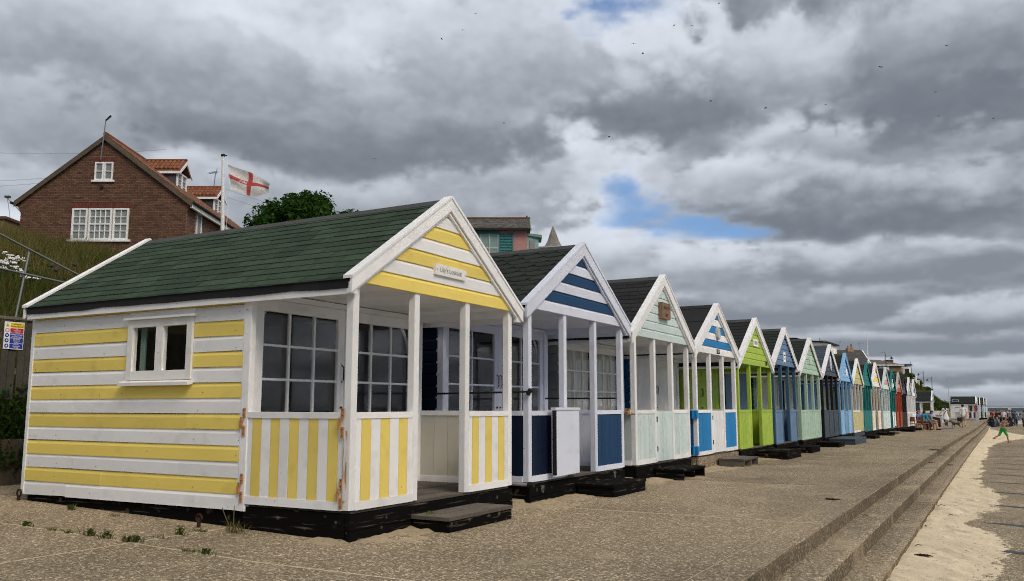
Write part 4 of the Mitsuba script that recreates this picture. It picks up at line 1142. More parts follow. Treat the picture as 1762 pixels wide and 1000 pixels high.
for i in range(int(SR / .30)):
    for j in range(int((d1 - d0) / .22)):
        a, b = i * .30, i * .30 + .33
        y = d0 - .1 + j * .22
        P = [(lp + ux * a, y, zp + uz * a + .065), (lp + ux * a, y + .12, zp + uz * a + .105), (lp + ux * a, y + .20, zp + uz * a + .065)]
        Q = [(lp + ux * b, y, zp + uz * b + .085), (lp + ux * b, y + .12, zp + uz * b + .13), (lp + ux * b, y + .20, zp + uz * b + .085)]
        m.loft(P, Q, ('tile_old', 'tile_old', 'tile_b')[int(rng.integers(3))])
kind(m.put('pantiles', 'm_rough', rf), 'stuff')
m = LB()
for i in range(int((d1 - d0) / .45)):
    m.tube([(lp, d0 - .12 + .45 * i, zp + .08), (lp, d0 + .32 + .45 * i, zp + .08)], .11, 'tile_b', 8)
kind(m.put('ridge_tiles', 'm_rough', rf), 'stuff')
m = LB()
for le, zz in ((l0 - .25, top(l0) - .2), (l1 + .28, zl)):
    m.loft([(lp, d0 - .15, zp + .03), (le, d0 - .15, zz + .03), (le, d0 - .15, zz - .20), (lp, d0 - .15, zp - .20)], [(lp, d0 - .11, zp + .03), (le, d0 - .11, zz + .03), (le, d0 - .11, zz - .20), (lp, d0 - .11, zp - .20)], 'verge_brown')
m.put('verge', 'm_rough', bhz)
LB().box(l1 + .20, l1 + .30, d0 - .1, d1, zl - .24, zl - .03, 'white').put('fascia', 'm_plain', bhz)
LB().tube([(l1 + .36, d0 - .15, zl - .02), (l1 + .36, d1, zl - .02)], .06, 'iron').tube([(l0 - .34, d0 - .2, zl - .02), (l0 - .34, d1, zl - .02)], .06, 'iron').put('gutter', 'm_plain', bhz)
for i in range(5):
    LB().box(l1, l1 + .03 + .035 * i, d0, d0 + .25, ze - .62 + .075 * i, ze - .55 + .075 * i, 'brick').put('corbel_brick', 'm_rough', wall)
    LB().box(l0 - .03 - .035 * i, l0, d0, d0 + .25, ze - .62 + .075 * i, ze - .55 + .075 * i, 'brick').put('corbel_brick', 'm_rough', wall)
LB().tube([(-18.0, d0 - .02, 10.75), (-18.0, d0 - .08, 10.75)], .07, 'iron', 8).put('lamp', 'm_plain', bhz)
for dd in (39.3, 44.35):                               # dormers
    lf, w_ = -15.66, 1.15
    zt_ = 12.12
    rl = lp + .25
    m = LB().loft([(lf - .02, dd, 11.16), (lf - .02, dd, zt_), (-16.95, dd, zt_)], [(lf - .02, dd + w_, 11.16), (lf - .02, dd + w_, zt_), (-16.95, dd + w_, zt_)], 'lead')
    dk = m.put('dormer', 'm_rough', bhz)
    w2 = LB()
    for a, b in ((dd, dd + .07), (dd + w_ / 2 - .05, dd + w_ / 2 + .05), (dd + w_ - .07, dd + w_)):
        w2.box(lf - .04, lf + .05, a, b, 11.22, zt_)
    w2.box(lf - .04, lf + .05, dd, dd + w_, zt_ - .07, zt_).box(lf - .04, lf + .09, dd - .03, dd + w_ + .03, 11.16, 11.24)
    for zz in (11.52, 11.8):
        w2.box(lf, lf + .03, dd, dd + w_, zz - .012, zz + .012)
    w2.put('window', 'm_plain', dk)
    LB().add([(lf, dd, 11.2), (lf, dd + w_, 11.2), (lf, dd + w_, zt_), (lf, dd, zt_)], [[0, 1, 2, 3]], 'cloth_grey').put('pane', 'm_plain', dk)
    m = LB()
    yc_ = dd + w_ / 2
    for sg in (-1, 1):
        ye = yc_ + sg * (w_ / 2 + .15)
        m.loft([(lf + .22, yc_, 12.78), (lf + .22, ye, zt_ + .06), (lf + .22, ye, zt_ - .02), (lf + .22, yc_, 12.70)], [(rl, yc_, 12.78), (rl, ye, zt_ + .06), (rl, ye, zt_ - .02), (rl, yc_, 12.70)], 'tile_b')
    rk = m.put('roof', 'm_rough', dk)
    m = LB()
    for sg in (-1, 1):
        ye = yc_ + sg * (w_ / 2 + .15)
        for i in range(3):
            for j in range(int((lf + .2 - rl) / .2)):
                ta, tb = i / 3, (i + 1.08) / 3
                x = rl + j * .2
                ya_, za_, yb_, zb_ = yc_ + (ye - yc_) * ta, 12.78 + (zt_ + .06 - 12.78) * ta, yc_ + (ye - yc_) * tb, 12.78 + (zt_ + .06 - 12.78) * tb
                m.loft([(x, ya_, za_ + .01), (x + .1, ya_ + sg * .02, za_ + .06), (x + .18, ya_, za_ + .01)], [(x, yb_, zb_ + .03), (x + .1, yb_ + sg * .03, zb_ + .09), (x + .18, yb_, zb_ + .03)], ('tile', 'tile_b')[int(rng.integers(2))])
    m.tube([(rl, yc_, 12.80), (lf + .22, yc_, 12.80)], .07, 'tile_b', 6)
    kind(m.put('pantiles', 'm_rough', rk), 'stuff')
    m = LB()
    for sg in (-1, 1):
        ye = yc_ + sg * (w_ / 2 + .15)
        m.loft([(lf + .20, yc_, 12.74), (lf + .20, ye, zt_ + .02), (lf + .20, ye, zt_ - .13), (lf + .20, yc_, 12.57)], [(lf + .25, yc_, 12.74), (lf + .25, ye, zt_ + .02), (lf + .25, ye, zt_ - .13), (lf + .25, yc_, 12.57)])
    m.box(rl + .5, lf + .2, yc_ - w_ / 2 - .14, yc_ - w_ / 2 - .11, zt_ - .14, zt_ - .0)
    m.put('bargeboard', 'm_plain', dk)

def aerial(name, label, base, top_, heading=0.3, parent=None):
    k = thing(name, label, 'tv aerial')
    b, t = np.array(base), np.array(top_)
    MB().tube([b, t], .025, 'steel', 6).put('mast', 'm_steel', k)
    u = np.array([math.cos(heading), math.sin(heading), 0.05])
    v = np.array([-math.sin(heading), math.cos(heading), 0])
    m = MB().tube([t - u * .15, t + u * .75], .012, 'iron', 5)
    for s_ in np.linspace(-.1, .7, 7):
        c_ = t + u * s_
        m.tube([c_ - v * .16, c_ + v * .16], .007, 'iron', 4)
    m.tube([t - u * .15 + [0, 0, .18], t - u * .12, t - u * .15 - [0, 0, .18]], .02, 'iron', 4)
    m.put('antenna', 'm_plain', k)
W = lambda l, d, z: tuple((ROT @ np.array([l, d, z, 1]))[:3])
ap = thing('tv_aerial', 'thin leaning aerial pole on the gable of the brick house', 'tv aerial')
MB().tube([W(-18.05, 36.8, 11.95), W(-17.93, 36.8, 13.75)], .025, 'steel', 6).put('mast', 'm_steel', ap)
MB().tube([W(-17.93, 36.8, 13.72), W(-17.72, 36.8, 13.95)], .035, 'iron', 5).tube([W(-17.80, 36.7, 13.75), W(-17.76, 36.9, 13.95)], .03, 'iron', 5).put('antenna', 'm_plain', ap)
aerial('tv_aerial', 'aerial with a spiky head behind the second dormer', W(-16.9, 47.5, 12.2), W(-16.75, 47.5, 14.35), 2.9)
# flag pole and flag
fp = thing('flagpole', 'white flagpole with a dark cap behind the yellow hut', 'flagpole')
MB().tube([W(-8.19, 24, 1.5), W(-8.19, 24, 6.1), W(-8.27, 24, 8.30)], [.065, .055, .038], 'white', 10).put('pole', 'm_plain', fp, True)
MB().tube([W(-8.27, 24, 8.30), W(-8.27, 24, 8.36)], .06, 'iron', 8).tube([W(-8.27, 24, 8.34), W(-8.15, 24, 8.32)], .015, 'iron', 5).put('cap', 'm_plain', fp)
MB().tube([W(-8.15, 24, 8.32), W(-8.13, 23.98, 8.1), W(-8.02, 23.97, 7.35), W(-8.13, 23.98, 5.4)], .006, 'cloth_white', 4).put('halyard', 'm_plain', fp)
nu, nv = 60, 36
U, V = np.meshgrid(np.linspace(0, 1, nu), np.linspace(0, 1, nv), indexing='ij')
wob = np.sin(U * 7.5 - V * 2.2) * .085 * (U * 1.1 + .15) + np.sin(U * 13 + V * 5) * .03 * U + .05 * np.sin(V * 9 + U * 3) * (1 - U)
lx = -8.125 + .11 * (1 - V) * (1 - U) + U * 1.16 - .10 * U * (1 - V) + .02 * np.sin(9 * U + 4 * V)
zz = 8.075 - (1 - V) * (.735 - .40 * U * U * 1.0) - U * (.46 + .08 * np.sin(U * 5 + V * 2)) + .06 * np.sin(U * 6.0) * (1 - V)
dd = 24 + wob + U * .35
v = np.stack([lx, dd, zz], -1).reshape(-1, 3) @ ROT[:3, :3].T
q = [[i * nv + j, (i + 1) * nv + j, (i + 1) * nv + j + 1, i * nv + j + 1] for i in range(nu - 1) for j in range(nv - 1)]
fk = number('flag')
q = np.array(q)
scene[fk] = mikit.ply((v, np.vstack([q[:, [0, 1, 2]], q[:, [0, 2, 3]]])), 'm_flag', True, uv=np.stack([U.ravel(), V.ravel()], -1))
tag(fk, 'white flag with a red cross flying from the white pole', 'flag')

# a slice of the neighbour beyond the brick house, wires
nb = thing('outbuilding', 'tan walled outbuilding at the left edge of the picture', 'building')
LB().box(-28.5, -25.15, 42, 46, 6.5, 10.42, 'buff').put('wall', 'm_rough', nb)
LB().box(-28.6, -25.05, 41.9, 46.1, 10.42, 10.55, 'brick_b').put('coping', 'm_rough', nb)
dp = thing('derrick_pole', 'slender leaning pole with stays beside the brick house', 'pole')
LB().tube([(-26.9, 45, 12.25), (-24.3, 45, 9.7)], .05, 'pale_grey').put('pole', 'm_plain', dp)
LB().box(-27.02, -26.78, 44.9, 45.1, 12.24, 12.34, 'charcoal').put('head', 'm_plain', dp)
LB().tube([(-26.9, 45, 12.2), (-26.2, 45, 8.8)], .012, 'iron', 4).put('stay', 'm_plain', dp)
for z0_, z1_ in ((10.95, 10.75), (10.55, 10.3), (9.75, 9.62)):
    LB().tube([(-29, 44.8, z0_), (-24.0, 44.8, z1_)], .035, 'buff', 5).put('bar', 'm_plain', dp)
def wire(a, b, sag=.25):
    k = number('overhead_wire')
    a, b = np.array(a), np.array(b)
    t = np.linspace(0, 1, 12)
    P = [a + (b - a) * s_ - np.array([0, 0, sag * 4 * s_ * (1 - s_)]) for s_ in t]
    scene_k = MB().tube(P, .008, 'cloth_grey', 4)
    used.discard(k)
    return tag(scene_k.put('overhead_wire', 'm_plain'), 'thin dark overhead wire crossing the sky behind the brick house', 'wire', 'overhead wires behind the brick house')
wire(W(-35, 52, 17.0), W(-19.0, 46, 15.2))
wire(W(-35, 52, 15.0), W(-20.5, 46, 14.2))
wire(W(-35, 52, 14.6), W(-20.8, 46, 14.0))
wire(W(-17.0, 50, 14.0), W(-5.5, 52, 11.2))
wire(W(-17.0, 50.5, 13.6), W(-5.5, 52, 10.9))

# pink and teal house
ph = thing('pink_house', 'slate roofed house with pink wall and teal windows behind the huts', 'house')
a0, a1, d0 = -3.6, .80, 45.0
LB().loft([(a0, d0, 7.4), (a1, d0, 7.4), (a1, d0 + 5, 7.4), (a0, d0 + 5, 7.4)], [(a0, d0, 10.55), (a1, d0, 10.55), (a1, d0 + 5, 10.55), (a0, d0 + 5, 10.55)], 'salmon').put('wall', 'm_plain', ph)
P = [(d0 - .25, 10.50), (d0 + 2.4, 11.60), (d0 + 5.25, 10.5)]
m = LB().loft([(a0 - .3, y, z) for y, z in P], [(a1 + .17, y, z) for y, z in P], 'slate')
rk = m.put('roof', 'm_rough', ph)
m = LB()
n = 9
for i in range(n):
    y_, z_ = d0 - .28 + 2.66 * i / n, 10.50 + 1.11 * i / n
    x = a0 - .3 + (.12 if i % 2 else 0)
    while x < a1 + .15:
        w_ = .24
        m.loft([(x, y_, z_ + .03), (min(x + w_ - .006, a1 + .17), y_, z_ + .03 + rng.random() * .012), (min(x + w_ - .006, a1 + .17), y_ + .34, z_ + .145), (x, y_ + .34, z_ + .145)],
               [(x, y_, z_ + .012), (min(x + w_ - .006, a1 + .17), y_, z_ + .012), (min(x + w_ - .006, a1 + .17), y_ + .34, z_ + .13), (x, y_ + .34, z_ + .13)], ('slate', 'slate_moss', 'slate_pale', 'slate')[int(rng.integers(4))])
        x += w_
kind(m.put('slates', 'm_rough', rk), 'stuff')
LB().box(a0 - .3, a1 + .2, d0 + 2.28, d0 + 2.55, 11.6, 11.69, 'brick').put('ridge', 'm_rough', rk)
LB().tube([(a1 + .02, d0 + 2.4, 11.68), (a1 + .02, d0 + 2.4, 11.8)], [.09, .04], 'brick_b').put('finial', 'm_rough', rk)
LB().box(a0 - .3, a1 + .1, d0 - .36, d0 - .26, 10.42, 10.53, 'iron').put('gutter', 'm_plain', ph)
LB().box(a0, -.72, d0 - .04, d0 + .03, 10.28, 10.44, 'shutter').put('head_board', 'm_plain', ph)
for x0_, x1_ in ((-3.1, -2.2), (-2.12, -.74)):
    m = LB()
    for i in range(4):
        x = x0_ + (x1_ - x0_) * i / 3
        m.box(x - .035, x + .035, d0 - .05, d0 + .02, 8.0, 10.28, 'pale_grey')
    m.box(x0_, x1_, d0 - .045, d0 + .02, 9.48, 9.56, 'pale_grey').box(x0_ - .05, x0_ - .02, d0 - .06, d0 + .02, 8, 10.3, 'shutter')
    w_ = m.put('window', 'm_plain', ph)
    LB().add([(x0_, d0 - .02, 8), (x1_, d0 - .02, 8), (x1_, d0 - .02, 10.28), (x0_, d0 - .02, 10.28)], [[0, 1, 2, 3]], 'cloth_grey').put('pane', 'm_glass', w_)
    LB().add([(x0_, d0 - .005, 8), (x1_, d0 - .005, 8), (x1_, d0 - .005, 10.28), (x0_, d0 - .005, 10.28)], [[0, 1, 2, 3]], 'bay_teal').put('blind', 'm_plain', w_)
m = LB().box(-.70, -.64, d0 - .09, d0 - .0, 8.4, 10.35, 'shutter').box(.0, .06, d0 - .09, d0, 8.4, 10.35, 'shutter')
for i in range(12):
    z_ = 8.45 + .155 * i
    m.loft([(-.64, d0 - .09, z_), (-.64, d0 - .075, z_), (-.64, d0 - .01, z_ + .14), (-.64, d0 - .03, z_ + .14)], [(.0, d0 - .09, z_), (.0, d0 - .075, z_), (.0, d0 - .01, z_ + .14), (.0, d0 - .03, z_ + .14)], 'shutter')
m.put('shutter', 'm_plain', ph)
by = thing('bay', 'x', 'x')
del labels[by]; used.discard(by)
m = LB().loft([(.78, d0 + .15, 7.5), (1.42, d0 + .7, 7.5), (1.42, d0 + 2, 7.5), (.78, d0 + 2, 7.5)], [(.78, d0 + .15, 10.2), (1.42, d0 + .7, 10.2), (1.42, d0 + 2, 10.2), (.78, d0 + 2, 10.2)], 'bay_teal')
bk = m.put('bay', 'm_plain', ph)
LB().loft([(.74, d0 + .02, 10.2), (1.6, d0 + .6, 10.2), (1.6, d0 + 2.1, 10.2), (.74, d0 + 2.1, 10.2)], [(.74, d0 + .02, 10.34), (1.6, d0 + .6, 10.34), (1.6, d0 + 2.1, 10.34), (.74, d0 + 2.1, 10.34)], 'dark_sage').put('cornice', 'm_plain', bk)
LB().loft([(.92, d0 + .22, 8.4), (1.22, d0 + .48, 8.4), (1.22, d0 + .52, 8.4), (.92, d0 + .28, 8.4)], [(.92, d0 + .22, 10.0), (1.22, d0 + .48, 10.0), (1.22, d0 + .52, 10.0), (.92, d0 + .28, 10.0)], 'cloth_grey').put('pane', 'm_plain', bk)
P = [(d0 - .2, 10.5), (d0 + 2.4, 11.55), (d0 + 5.2, 10.5)]
LB().loft([(a1 + .05, y, z) for y, z in P], [(a1 + .10, y, z) for y, z in P], 'rust_red').put('gable', 'm_plain', ph)
m = LB()
for ya_, za_, yb_, zb_ in ((d0 - .35, 10.5, d0 + 2.4, 11.64), (d0 + 5.3, 10.5, d0 + 2.4, 11.64)):
    m.loft([(a1 + .17, ya_, za_), (a1 + .17, yb_, zb_), (a1 + .17, yb_, zb_ - .16), (a1 + .17, ya_, za_ - .16)], [(a1 + .22, ya_, za_), (a1 + .22, yb_, zb_), (a1 + .22, yb_, zb_ - .16), (a1 + .22, ya_, za_ - .16)], 'dark_sage')
m.put('bargeboard', 'm_plain', ph)

# building with the little grey spire
sp = thing('turret_building', 'cream parapet building with a small grey pyramid spire', 'building')
LB().box(1.9, 4.4, 60.0, 64, 7, 12.25, 'render_cream').put('wall', 'm_rough', sp)
LB().box(1.8, 4.5, 59.9, 64.1, 12.25, 12.38, 'stone_grey').put('parapet', 'm_rough', sp)
m = LB()
prof = [(.74, 12.42), (.62, 12.60), (.44, 12.92), (.26, 13.45), (.03, 14.02)]
cx, cy = 2.93, 60.8
rings = []
for r_, z_ in prof:
    rings.append([(cx + r_ * 1.0 * math.cos(q_), cy + r_ * 1.0 * math.sin(q_), z_) for q_ in np.arange(8) * math.pi / 4 + math.pi / 8])
for A_, B_ in zip(rings[:-1], rings[1:]):
    m.loft(A_, B_, 'stone_grey', .3)
skp = m.put('spire', 'm_rough', sp)
LB().box(cx - .72, cx + .72, cy - .72, cy + .72, 12.38, 12.44, 'pale_grey').put('base', 'm_rough', sp)

# white house with a dark roof edge behind the sage hut
wh = thing('white_house', 'white house with a dark swept roof edge behind the slate blue hut', 'house')
MB().loft([(-23.4, 110, 6.5), (-17.9, 110, 6.5), (-17.9, 118, 6.5), (-23.4, 118, 6.5)], [(-23.4, 110, 9.55), (-17.9, 110, 8.9), (-17.9, 118, 8.9), (-23.4, 118, 9.55)], 'cream_white').put('wall', 'm_plain', wh)
P = [(-23.9, 9.72), (-21.3, 9.62), (-20.3, 9.28), (-17.6, 9.02)]
m = MB()
for (x0_, z0_), (x1_, z1_) in zip(P[:-1], P[1:]):
    m.loft([(x0_, 109.8, z0_), (x1_, 109.8, z1_), (x1_, 109.8, z1_ - .17), (x0_, 109.8, z0_ - .17)], [(x0_, 118.2, z0_ + .1), (x1_, 118.2, z1_ + .1), (x1_, 118.2, z1_ - .1), (x0_, 118.2, z0_ - .1)], 'iron')
m.put('roof', 'm_plain', wh)

def sc(l, d, z, s_=1.647):
    return l * s_, d * s_, 1.2 + (z - 1.2) * s_
# big slate roofed house with a red gable
sl_ = thing('slate_roof_house', 'house with a wide dark slate roof and a red gable with white bargeboards', 'house')
l0, l1, d0 = 47.0, 58.0, 140.0
m = LB().loft([(l0, d0, 7.0), (l0, d0 + 5, 10.6), (l0, d0 + 10, 7.0)], [(l1 + .55, d0, 7.0), (l1 + .55, d0 + 5, 10.6), (l1 + .55, d0 + 10, 7.0)], 'slate')
rk = m.put('roof', 'm_rough', sl_)
m = LB()
for i in range(14):
    a, b = i / 14, (i + 1) / 14
    m.loft([(l0, d0 + 5 * a - .03, 7.0 + 3.6 * a + .05), (l1 + .55, d0 + 5 * a - .03, 7.0 + 3.6 * a + .05), (l1 + .55, d0 + 5 * b, 7 + 3.6 * b + .02), (l0, d0 + 5 * b, 7 + 3.6 * b + .02)],
           [(l0, d0 + 5 * a, 7.0 + 3.6 * a), (l1 + .55, d0 + 5 * a, 7.0 + 3.6 * a), (l1 + .55, d0 + 5 * b, 7 + 3.6 * b), (l0, d0 + 5 * b, 7 + 3.6 * b)], 'slate')
kind(m.put('slate_courses', 'm_rough', rk), 'stuff')
LB().box(l0, l1 + .1, d0 + .3, d0 + 9.7, 3.0, 7.0, 'brick').put('wall', 'm_rough', sl_)
m = LB().loft([(l1 + .3, d0 + .1, 7.0), (l1 + .3, d0 + 5, 10.5), (l1 + .3, d0 + 10, 7.0)], [(l1 + .6, d0 + .1, 7.0), (l1 + .6, d0 + 5, 10.5), (l1 + .6, d0 + 10, 7.0)], 'brick_c')
m.box(l1 + .3, l1 + .6, d0 + .1, d0 + 10, 4.5, 7.0, 'brick_c')
gk = m.put('gable', 'm_rough', sl_)
m = LB()
for ya_, yb_ in ((d0 - .2, d0 + 5), (d0 + 10.2, d0 + 5)):
    m.loft([(l1 + .6, ya_, 6.85), (l1 + .6, yb_, 10.65), (l1 + .6, yb_, 10.2), (l1 + .6, ya_, 6.4)], [(l1 + .75, ya_, 6.85), (l1 + .75, yb_, 10.65), (l1 + .75, yb_, 10.2), (l1 + .75, ya_, 6.4)], 'white')
m.put('bargeboard', 'm_plain', sl_)
LB().box(l1 + .58, l1 + .68, d0 + 4.2, d0 + 5.6, 6.7, 8.6, 'white').put('window', 'm_plain', sl_)
ckey = LB().box(56.1, 57.1, d0 + 4.5, d0 + 5.4, 10.3, 10.95, 'chimney').put('chimney', 'm_rough', sl_)
LB().tube([(56.35, d0 + 5, 10.95), (56.35, d0 + 5, 11.3)], .12, 'buff').tube([(56.9, d0 + 5, 10.95), (56.9, d0 + 5, 11.65)], .13, 'buff').put('chimney_pots', 'm_rough', ckey)
aerial('tv_aerial', 'small aerial left of the chimney on the slate roof', W(55.0, d0 + 5, 10.5), W(55.0, d0 + 5, 12.0), 3.5)
aerial('tv_aerial', 'small aerial right of the chimney on the slate roof', W(58.3, d0 + 5, 10.5), W(58.3, d0 + 5, 11.7), .3)
# buff brick villa
vl = thing('brick_villa', 'buff brick villa with a hipped brown roof and white window surrounds', 'house')
l0, l1, d0 = 64.6, 70.2, 156.5
LB().box(l0, l1, d0, d0 + 8, 4.2, 8.65, 'buff').put('wall', 'm_rough', vl)
m = LB().loft([(l0 - .4, d0 - .4, 8.65), (l1 + .4, d0 - .4, 8.65), (l1 + .4, d0 + 8.4, 8.65), (l0 - .4, d0 + 8.4, 8.65)], [(l0 + .6, d0 + 3.6, 9.85), (l1 - 2.2, d0 + 3.6, 9.75), (l1 - 2.2, d0 + 4.4, 9.75), (l0 + .6, d0 + 4.4, 9.85)], 'slate_moss')
m.put('roof', 'm_rough', vl)
LB().box(l0 - .42, l1 + .42, d0 - .46, d0 - .40, 8.52, 8.70, 'white').put('gutter_board', 'm_plain', vl)
LB().box(69.2, 70.2, d0 + 3, d0 + 5, 9.0, 9.75, 'brick_b').put('chimney', 'm_rough', vl)
for x0_, x1_ in ((66.3, 68.0), (64.5, 65.0)):
    w_ = LB().box(x0_, x1_, d0 - .12, d0 - .0, 6.6, 8.4, 'white').put('window', 'm_plain', vl)
    LB().box(x0_ + .2, x1_ - .2, d0 - .15, d0 - .121, 6.8, 7.9, 'cloth_grey').put('pane', 'm_plain', w_)
aerial('tv_aerial', 'tall thin aerial above the buff villa', W(69.0, d0 + 4, 9.4), W(69.0, d0 + 4, 11.2), 3.3)
# white bayed villa at the edge of the cliff
wv = thing('white_villa', 'white villa with a curved roof edge and dark window at the cliff edge', 'house')
P = [(70.4, d0 + .2), (71.6, d0 + .2), (72.3, d0 + .9), (72.5, d0 + 3), (72.5, d0 + 7), (70.4, d0 + 7)]
LB().loft([(a, b, 4.0) for a, b in P], [(a, b, 8.6) for a, b in P], 'white').put('wall', 'm_plain', wv)
P2 = [(70.2, d0 - .1), (71.7, d0 - .1), (72.7, d0 + .7), (72.95, d0 + 3), (72.95, d0 + 7.2), (70.2, d0 + 7.2)]
LB().loft([(a, b, 8.6) for a, b in P2], [(a - .1, b + .1, 8.85) for a, b in P2], 'charcoal').put('roof', 'm_plain', wv)
w_ = LB().box(71.0, 71.7, d0 + .12, d0 + .21, 6.3, 8.0, 'iron').put('window', 'm_plain', wv)
LB().box(70.5, 70.9, d0 + .10, d0 + .21, 6.0, 8.2, 'pale_grey').put('frame', 'm_plain', wv)
st_ = thing('roof_terrace', 'white stepped terrace blocks below the white villa', 'building')
LB().box(73.0, 73.9, d0 + 1, d0 + 6, 3.5, 6.0, 'pale_grey').put('lower_block', 'm_plain', st_)
LB().box(72.6, 73.2, d0 + .5, d0 + 6, 3.5, 6.8, 'white').put('upper_block', 'm_plain', st_)

# street lamps along the cliff top
def lamp(x, y, zt, zb, label, sg):
    k = thing('street_lamp', label, 'street lamp', 'tall lamps with bell shades on the cliff')
    MB().tube([(x, y, zb), (x, y, zb + .9), (x, y, zb + .95), (x, y, zt)], [.09, .09, .055, .045], 'iron', 7).put('post', 'm_plain', k)
    MB().tube([(x, y, zt - .45), (x + sg * .35, y, zt - .40), (x + sg * .85, y, zt - .40)], .03, 'iron', 5).put('arm', 'm_plain', k)
    P = trimesh.creation.revolve([(0, .32), (.08, .30), (.12, .16), (.20, .06), (.36, 0), (.30, 0), (0, .08)], sections=12)
    P.apply_translation((x + sg * .85, y, zt - .80))
    hk = MB().mesh(P, 'iron').put('shade', 'm_plain', k)
    MB().tube([(x + sg * .85, y, zt - .80), (x + sg * .85, y, zt - .92)], [.15, .1], 'cream', 8).put('globe', 'm_plain', hk)
lamp(-21.95, 130, 11.0, 6.0, 'street lamp above the dark slate grey hut', 1)
lamp(-15.4, 150, 9.6, 4.5, 'street lamp in front of the buff villa', 1)
lamp(-12.96, 165, 8.95, 4.2, 'street lamp right of the white villa', -1)
lamp(-12.45, 185, 8.05, 3.0, 'street lamp on the falling hillside, second from the right', -1)
lamp(-11.95, 200, 7.4, 2.4, 'rightmost street lamp on the falling hillside', -1)
ms = thing('signal_mast', 'tall white mast in front of the slate roof', 'mast')
MB().tube([(-10.83, 90, 3.0), (-10.83, 90, 5.6), (-10.83, 90, 5.65), (-10.83, 90, 8.2)], [.11, .10, .05, .03], 'white', 8).put('pole', 'm_plain', ms)
MB().box(-10.97, -10.69, 89.9, 90.1, 4.75, 4.95, 'iron').put('collar', 'm_plain', ms)
m2 = thing('thin_pole', 'thin grey pole standing left of the white kiosk', 'pole')
MB().tube([(-5.0, 112, -.6), (-5.0, 112, 4.6)], [.05, .025], 'pale_grey', 6).put('shaft', 'm_plain', m2)
wl = thing('white_wall', 'low white wall behind the woman in white', 'wall')
MB().box(-7.3, -5.1, 104, 104.3, -.7, .75, 'white').put('panel', 'm_plain', wl)
bx_ = thing('storage_box', 'grey storage box beside the seated people', 'box')
MB().box(-5.75, -5.2, 99, 99.6, -.52, .30, 'pale_grey').put('case', 'm_plain', bx_)
MB().box(-5.78, -5.17, 98.97, 99.63, .30, .36, 'cloth_grey').put('lid', 'm_plain', bx_)

# pier
pr = thing('pier', 'long pier with grey roofed white buildings over the sea', 'pier')
MB().box(-3, 60, 258, 266, -2.05, -1.65, 'timber').put('deck', 'm_rough', pr)
for i in range(10):
    MB().tube([(-2 + 6 * i, 258.5, -5), (-2 + 6 * i, 258.5, -2.05)], .25, 'timber', 6).put('pile', 'm_rough', pr)
for x0_, x1_ in ((-2.6, 1.75), (2.75, 9.0), (11, 22)):
    b_ = MB().box(x0_, x1_, 259, 264, -1.65, .10, 'white').put('pavilion', 'm_plain', pr)
    MB().loft([(x0_ - .2, 258.6, .05), (x1_ + .2, 258.6, .05), (x1_ + .2, 264.4, .05), (x0_ - .2, 264.4, .05)], [(x0_ - .1, 261, .85), (x1_ + .1, 261, .85), (x1_ + .1, 262, .85), (x0_ - .1, 262, .85)], 'charcoal').put('roof', 'm_rough', b_)
    n = max(2, int((x1_ - x0_) / 1.1))
    for i in range(n):
        xx = x0_ + (x1_ - x0_) * (i + .25) / n
        MB().box(xx, xx + .5, 258.93, 258.999, -.95, -.35, 'cloth_grey').put('window', 'm_plain', b_)
# ---------------------------------------------------------------- plants
def blades(P, h, w, cols, lean=.35, seg=2):
    """Grass blades rooted at the points P: tapered two-piece strips in the mesh of one builder."""
    n = len(P)
    P = np.asarray(P, float)
    a = rng.random(n) * 2 * np.pi
    hh = h * (.55 + .75 * rng.random(n))
    ln = lean * hh * rng.random(n)
    dx, dy = np.cos(a), np.sin(a)
    b = rng.random(n) * 2 * np.pi
    wx, wy = np.cos(b) * w, np.sin(b) * w
    base0 = P + np.stack([wx, wy, 0 * wx], -1) / 2
    base1 = P - np.stack([wx, wy, 0 * wx], -1) / 2
    mid = P + np.stack([dx * ln * .35, dy * ln * .35, hh * .55], -1)
    m0, m1 = mid + np.stack([wx, wy, 0 * wx], -1) * .36, mid - np.stack([wx, wy, 0 * wx], -1) * .36
    tip = P + np.stack([dx * ln, dy * ln, hh], -1)
    v = np.stack([base0, base1, m0, m1, tip], 1).reshape(-1, 3)
    i = np.arange(n)[:, None] * 5
    f = np.concatenate([i + [0, 1, 3], i + [0, 3, 2], i + [2, 3, 4]], 0)
    ci = np.array([IDX[c] for c in cols], float)[rng.integers(len(cols), size=n)]
    uv = np.repeat(np.stack([ci, rng.random(n)], -1), 5, axis=0)
    m = MB()
    m.v, m.f, m.uv, m.n = [v], [f], [uv], len(v)
    return m

def leaves(P, N, size, cols):
    """Small two-triangle leaves, bent along the middle, at the points P with normals N."""
    n = len(P)
    r = rng.normal(size=(n, 3))
    t = np.cross(N, r)
    t /= np.linalg.norm(t, axis=1, keepdims=True) + 1e-9
    b = np.cross(N, t)
    s = size * (.6 + .8 * rng.random(n))[:, None]
    v = np.stack([P - t * s * .5, P + b * s * .30 + N * s * .06, P + t * s * .5, P - b * s * .30 + N * s * .06], 1).reshape(-1, 3)
    i = np.arange(n)[:, None] * 4
    f = np.concatenate([i + [0, 1, 2], i + [0, 2, 3]], 0)
    ci = np.array([IDX[c] for c in cols], float)[rng.integers(len(cols), size=n)]
    m = MB()
    m.v, m.f, m.uv, m.n = [v], [f], [np.repeat(np.stack([ci, rng.random(n)], -1), 4, axis=0)], len(v)
    return m

def on_hill(n, x0, x1, y0, y1, cond=None):
    X, Y = x0 + (x1 - x0) * rng.random(n), y0 + (y1 - y0) * rng.random(n)
    return np.stack([X, Y, hill_z(X, Y) - .03], -1)

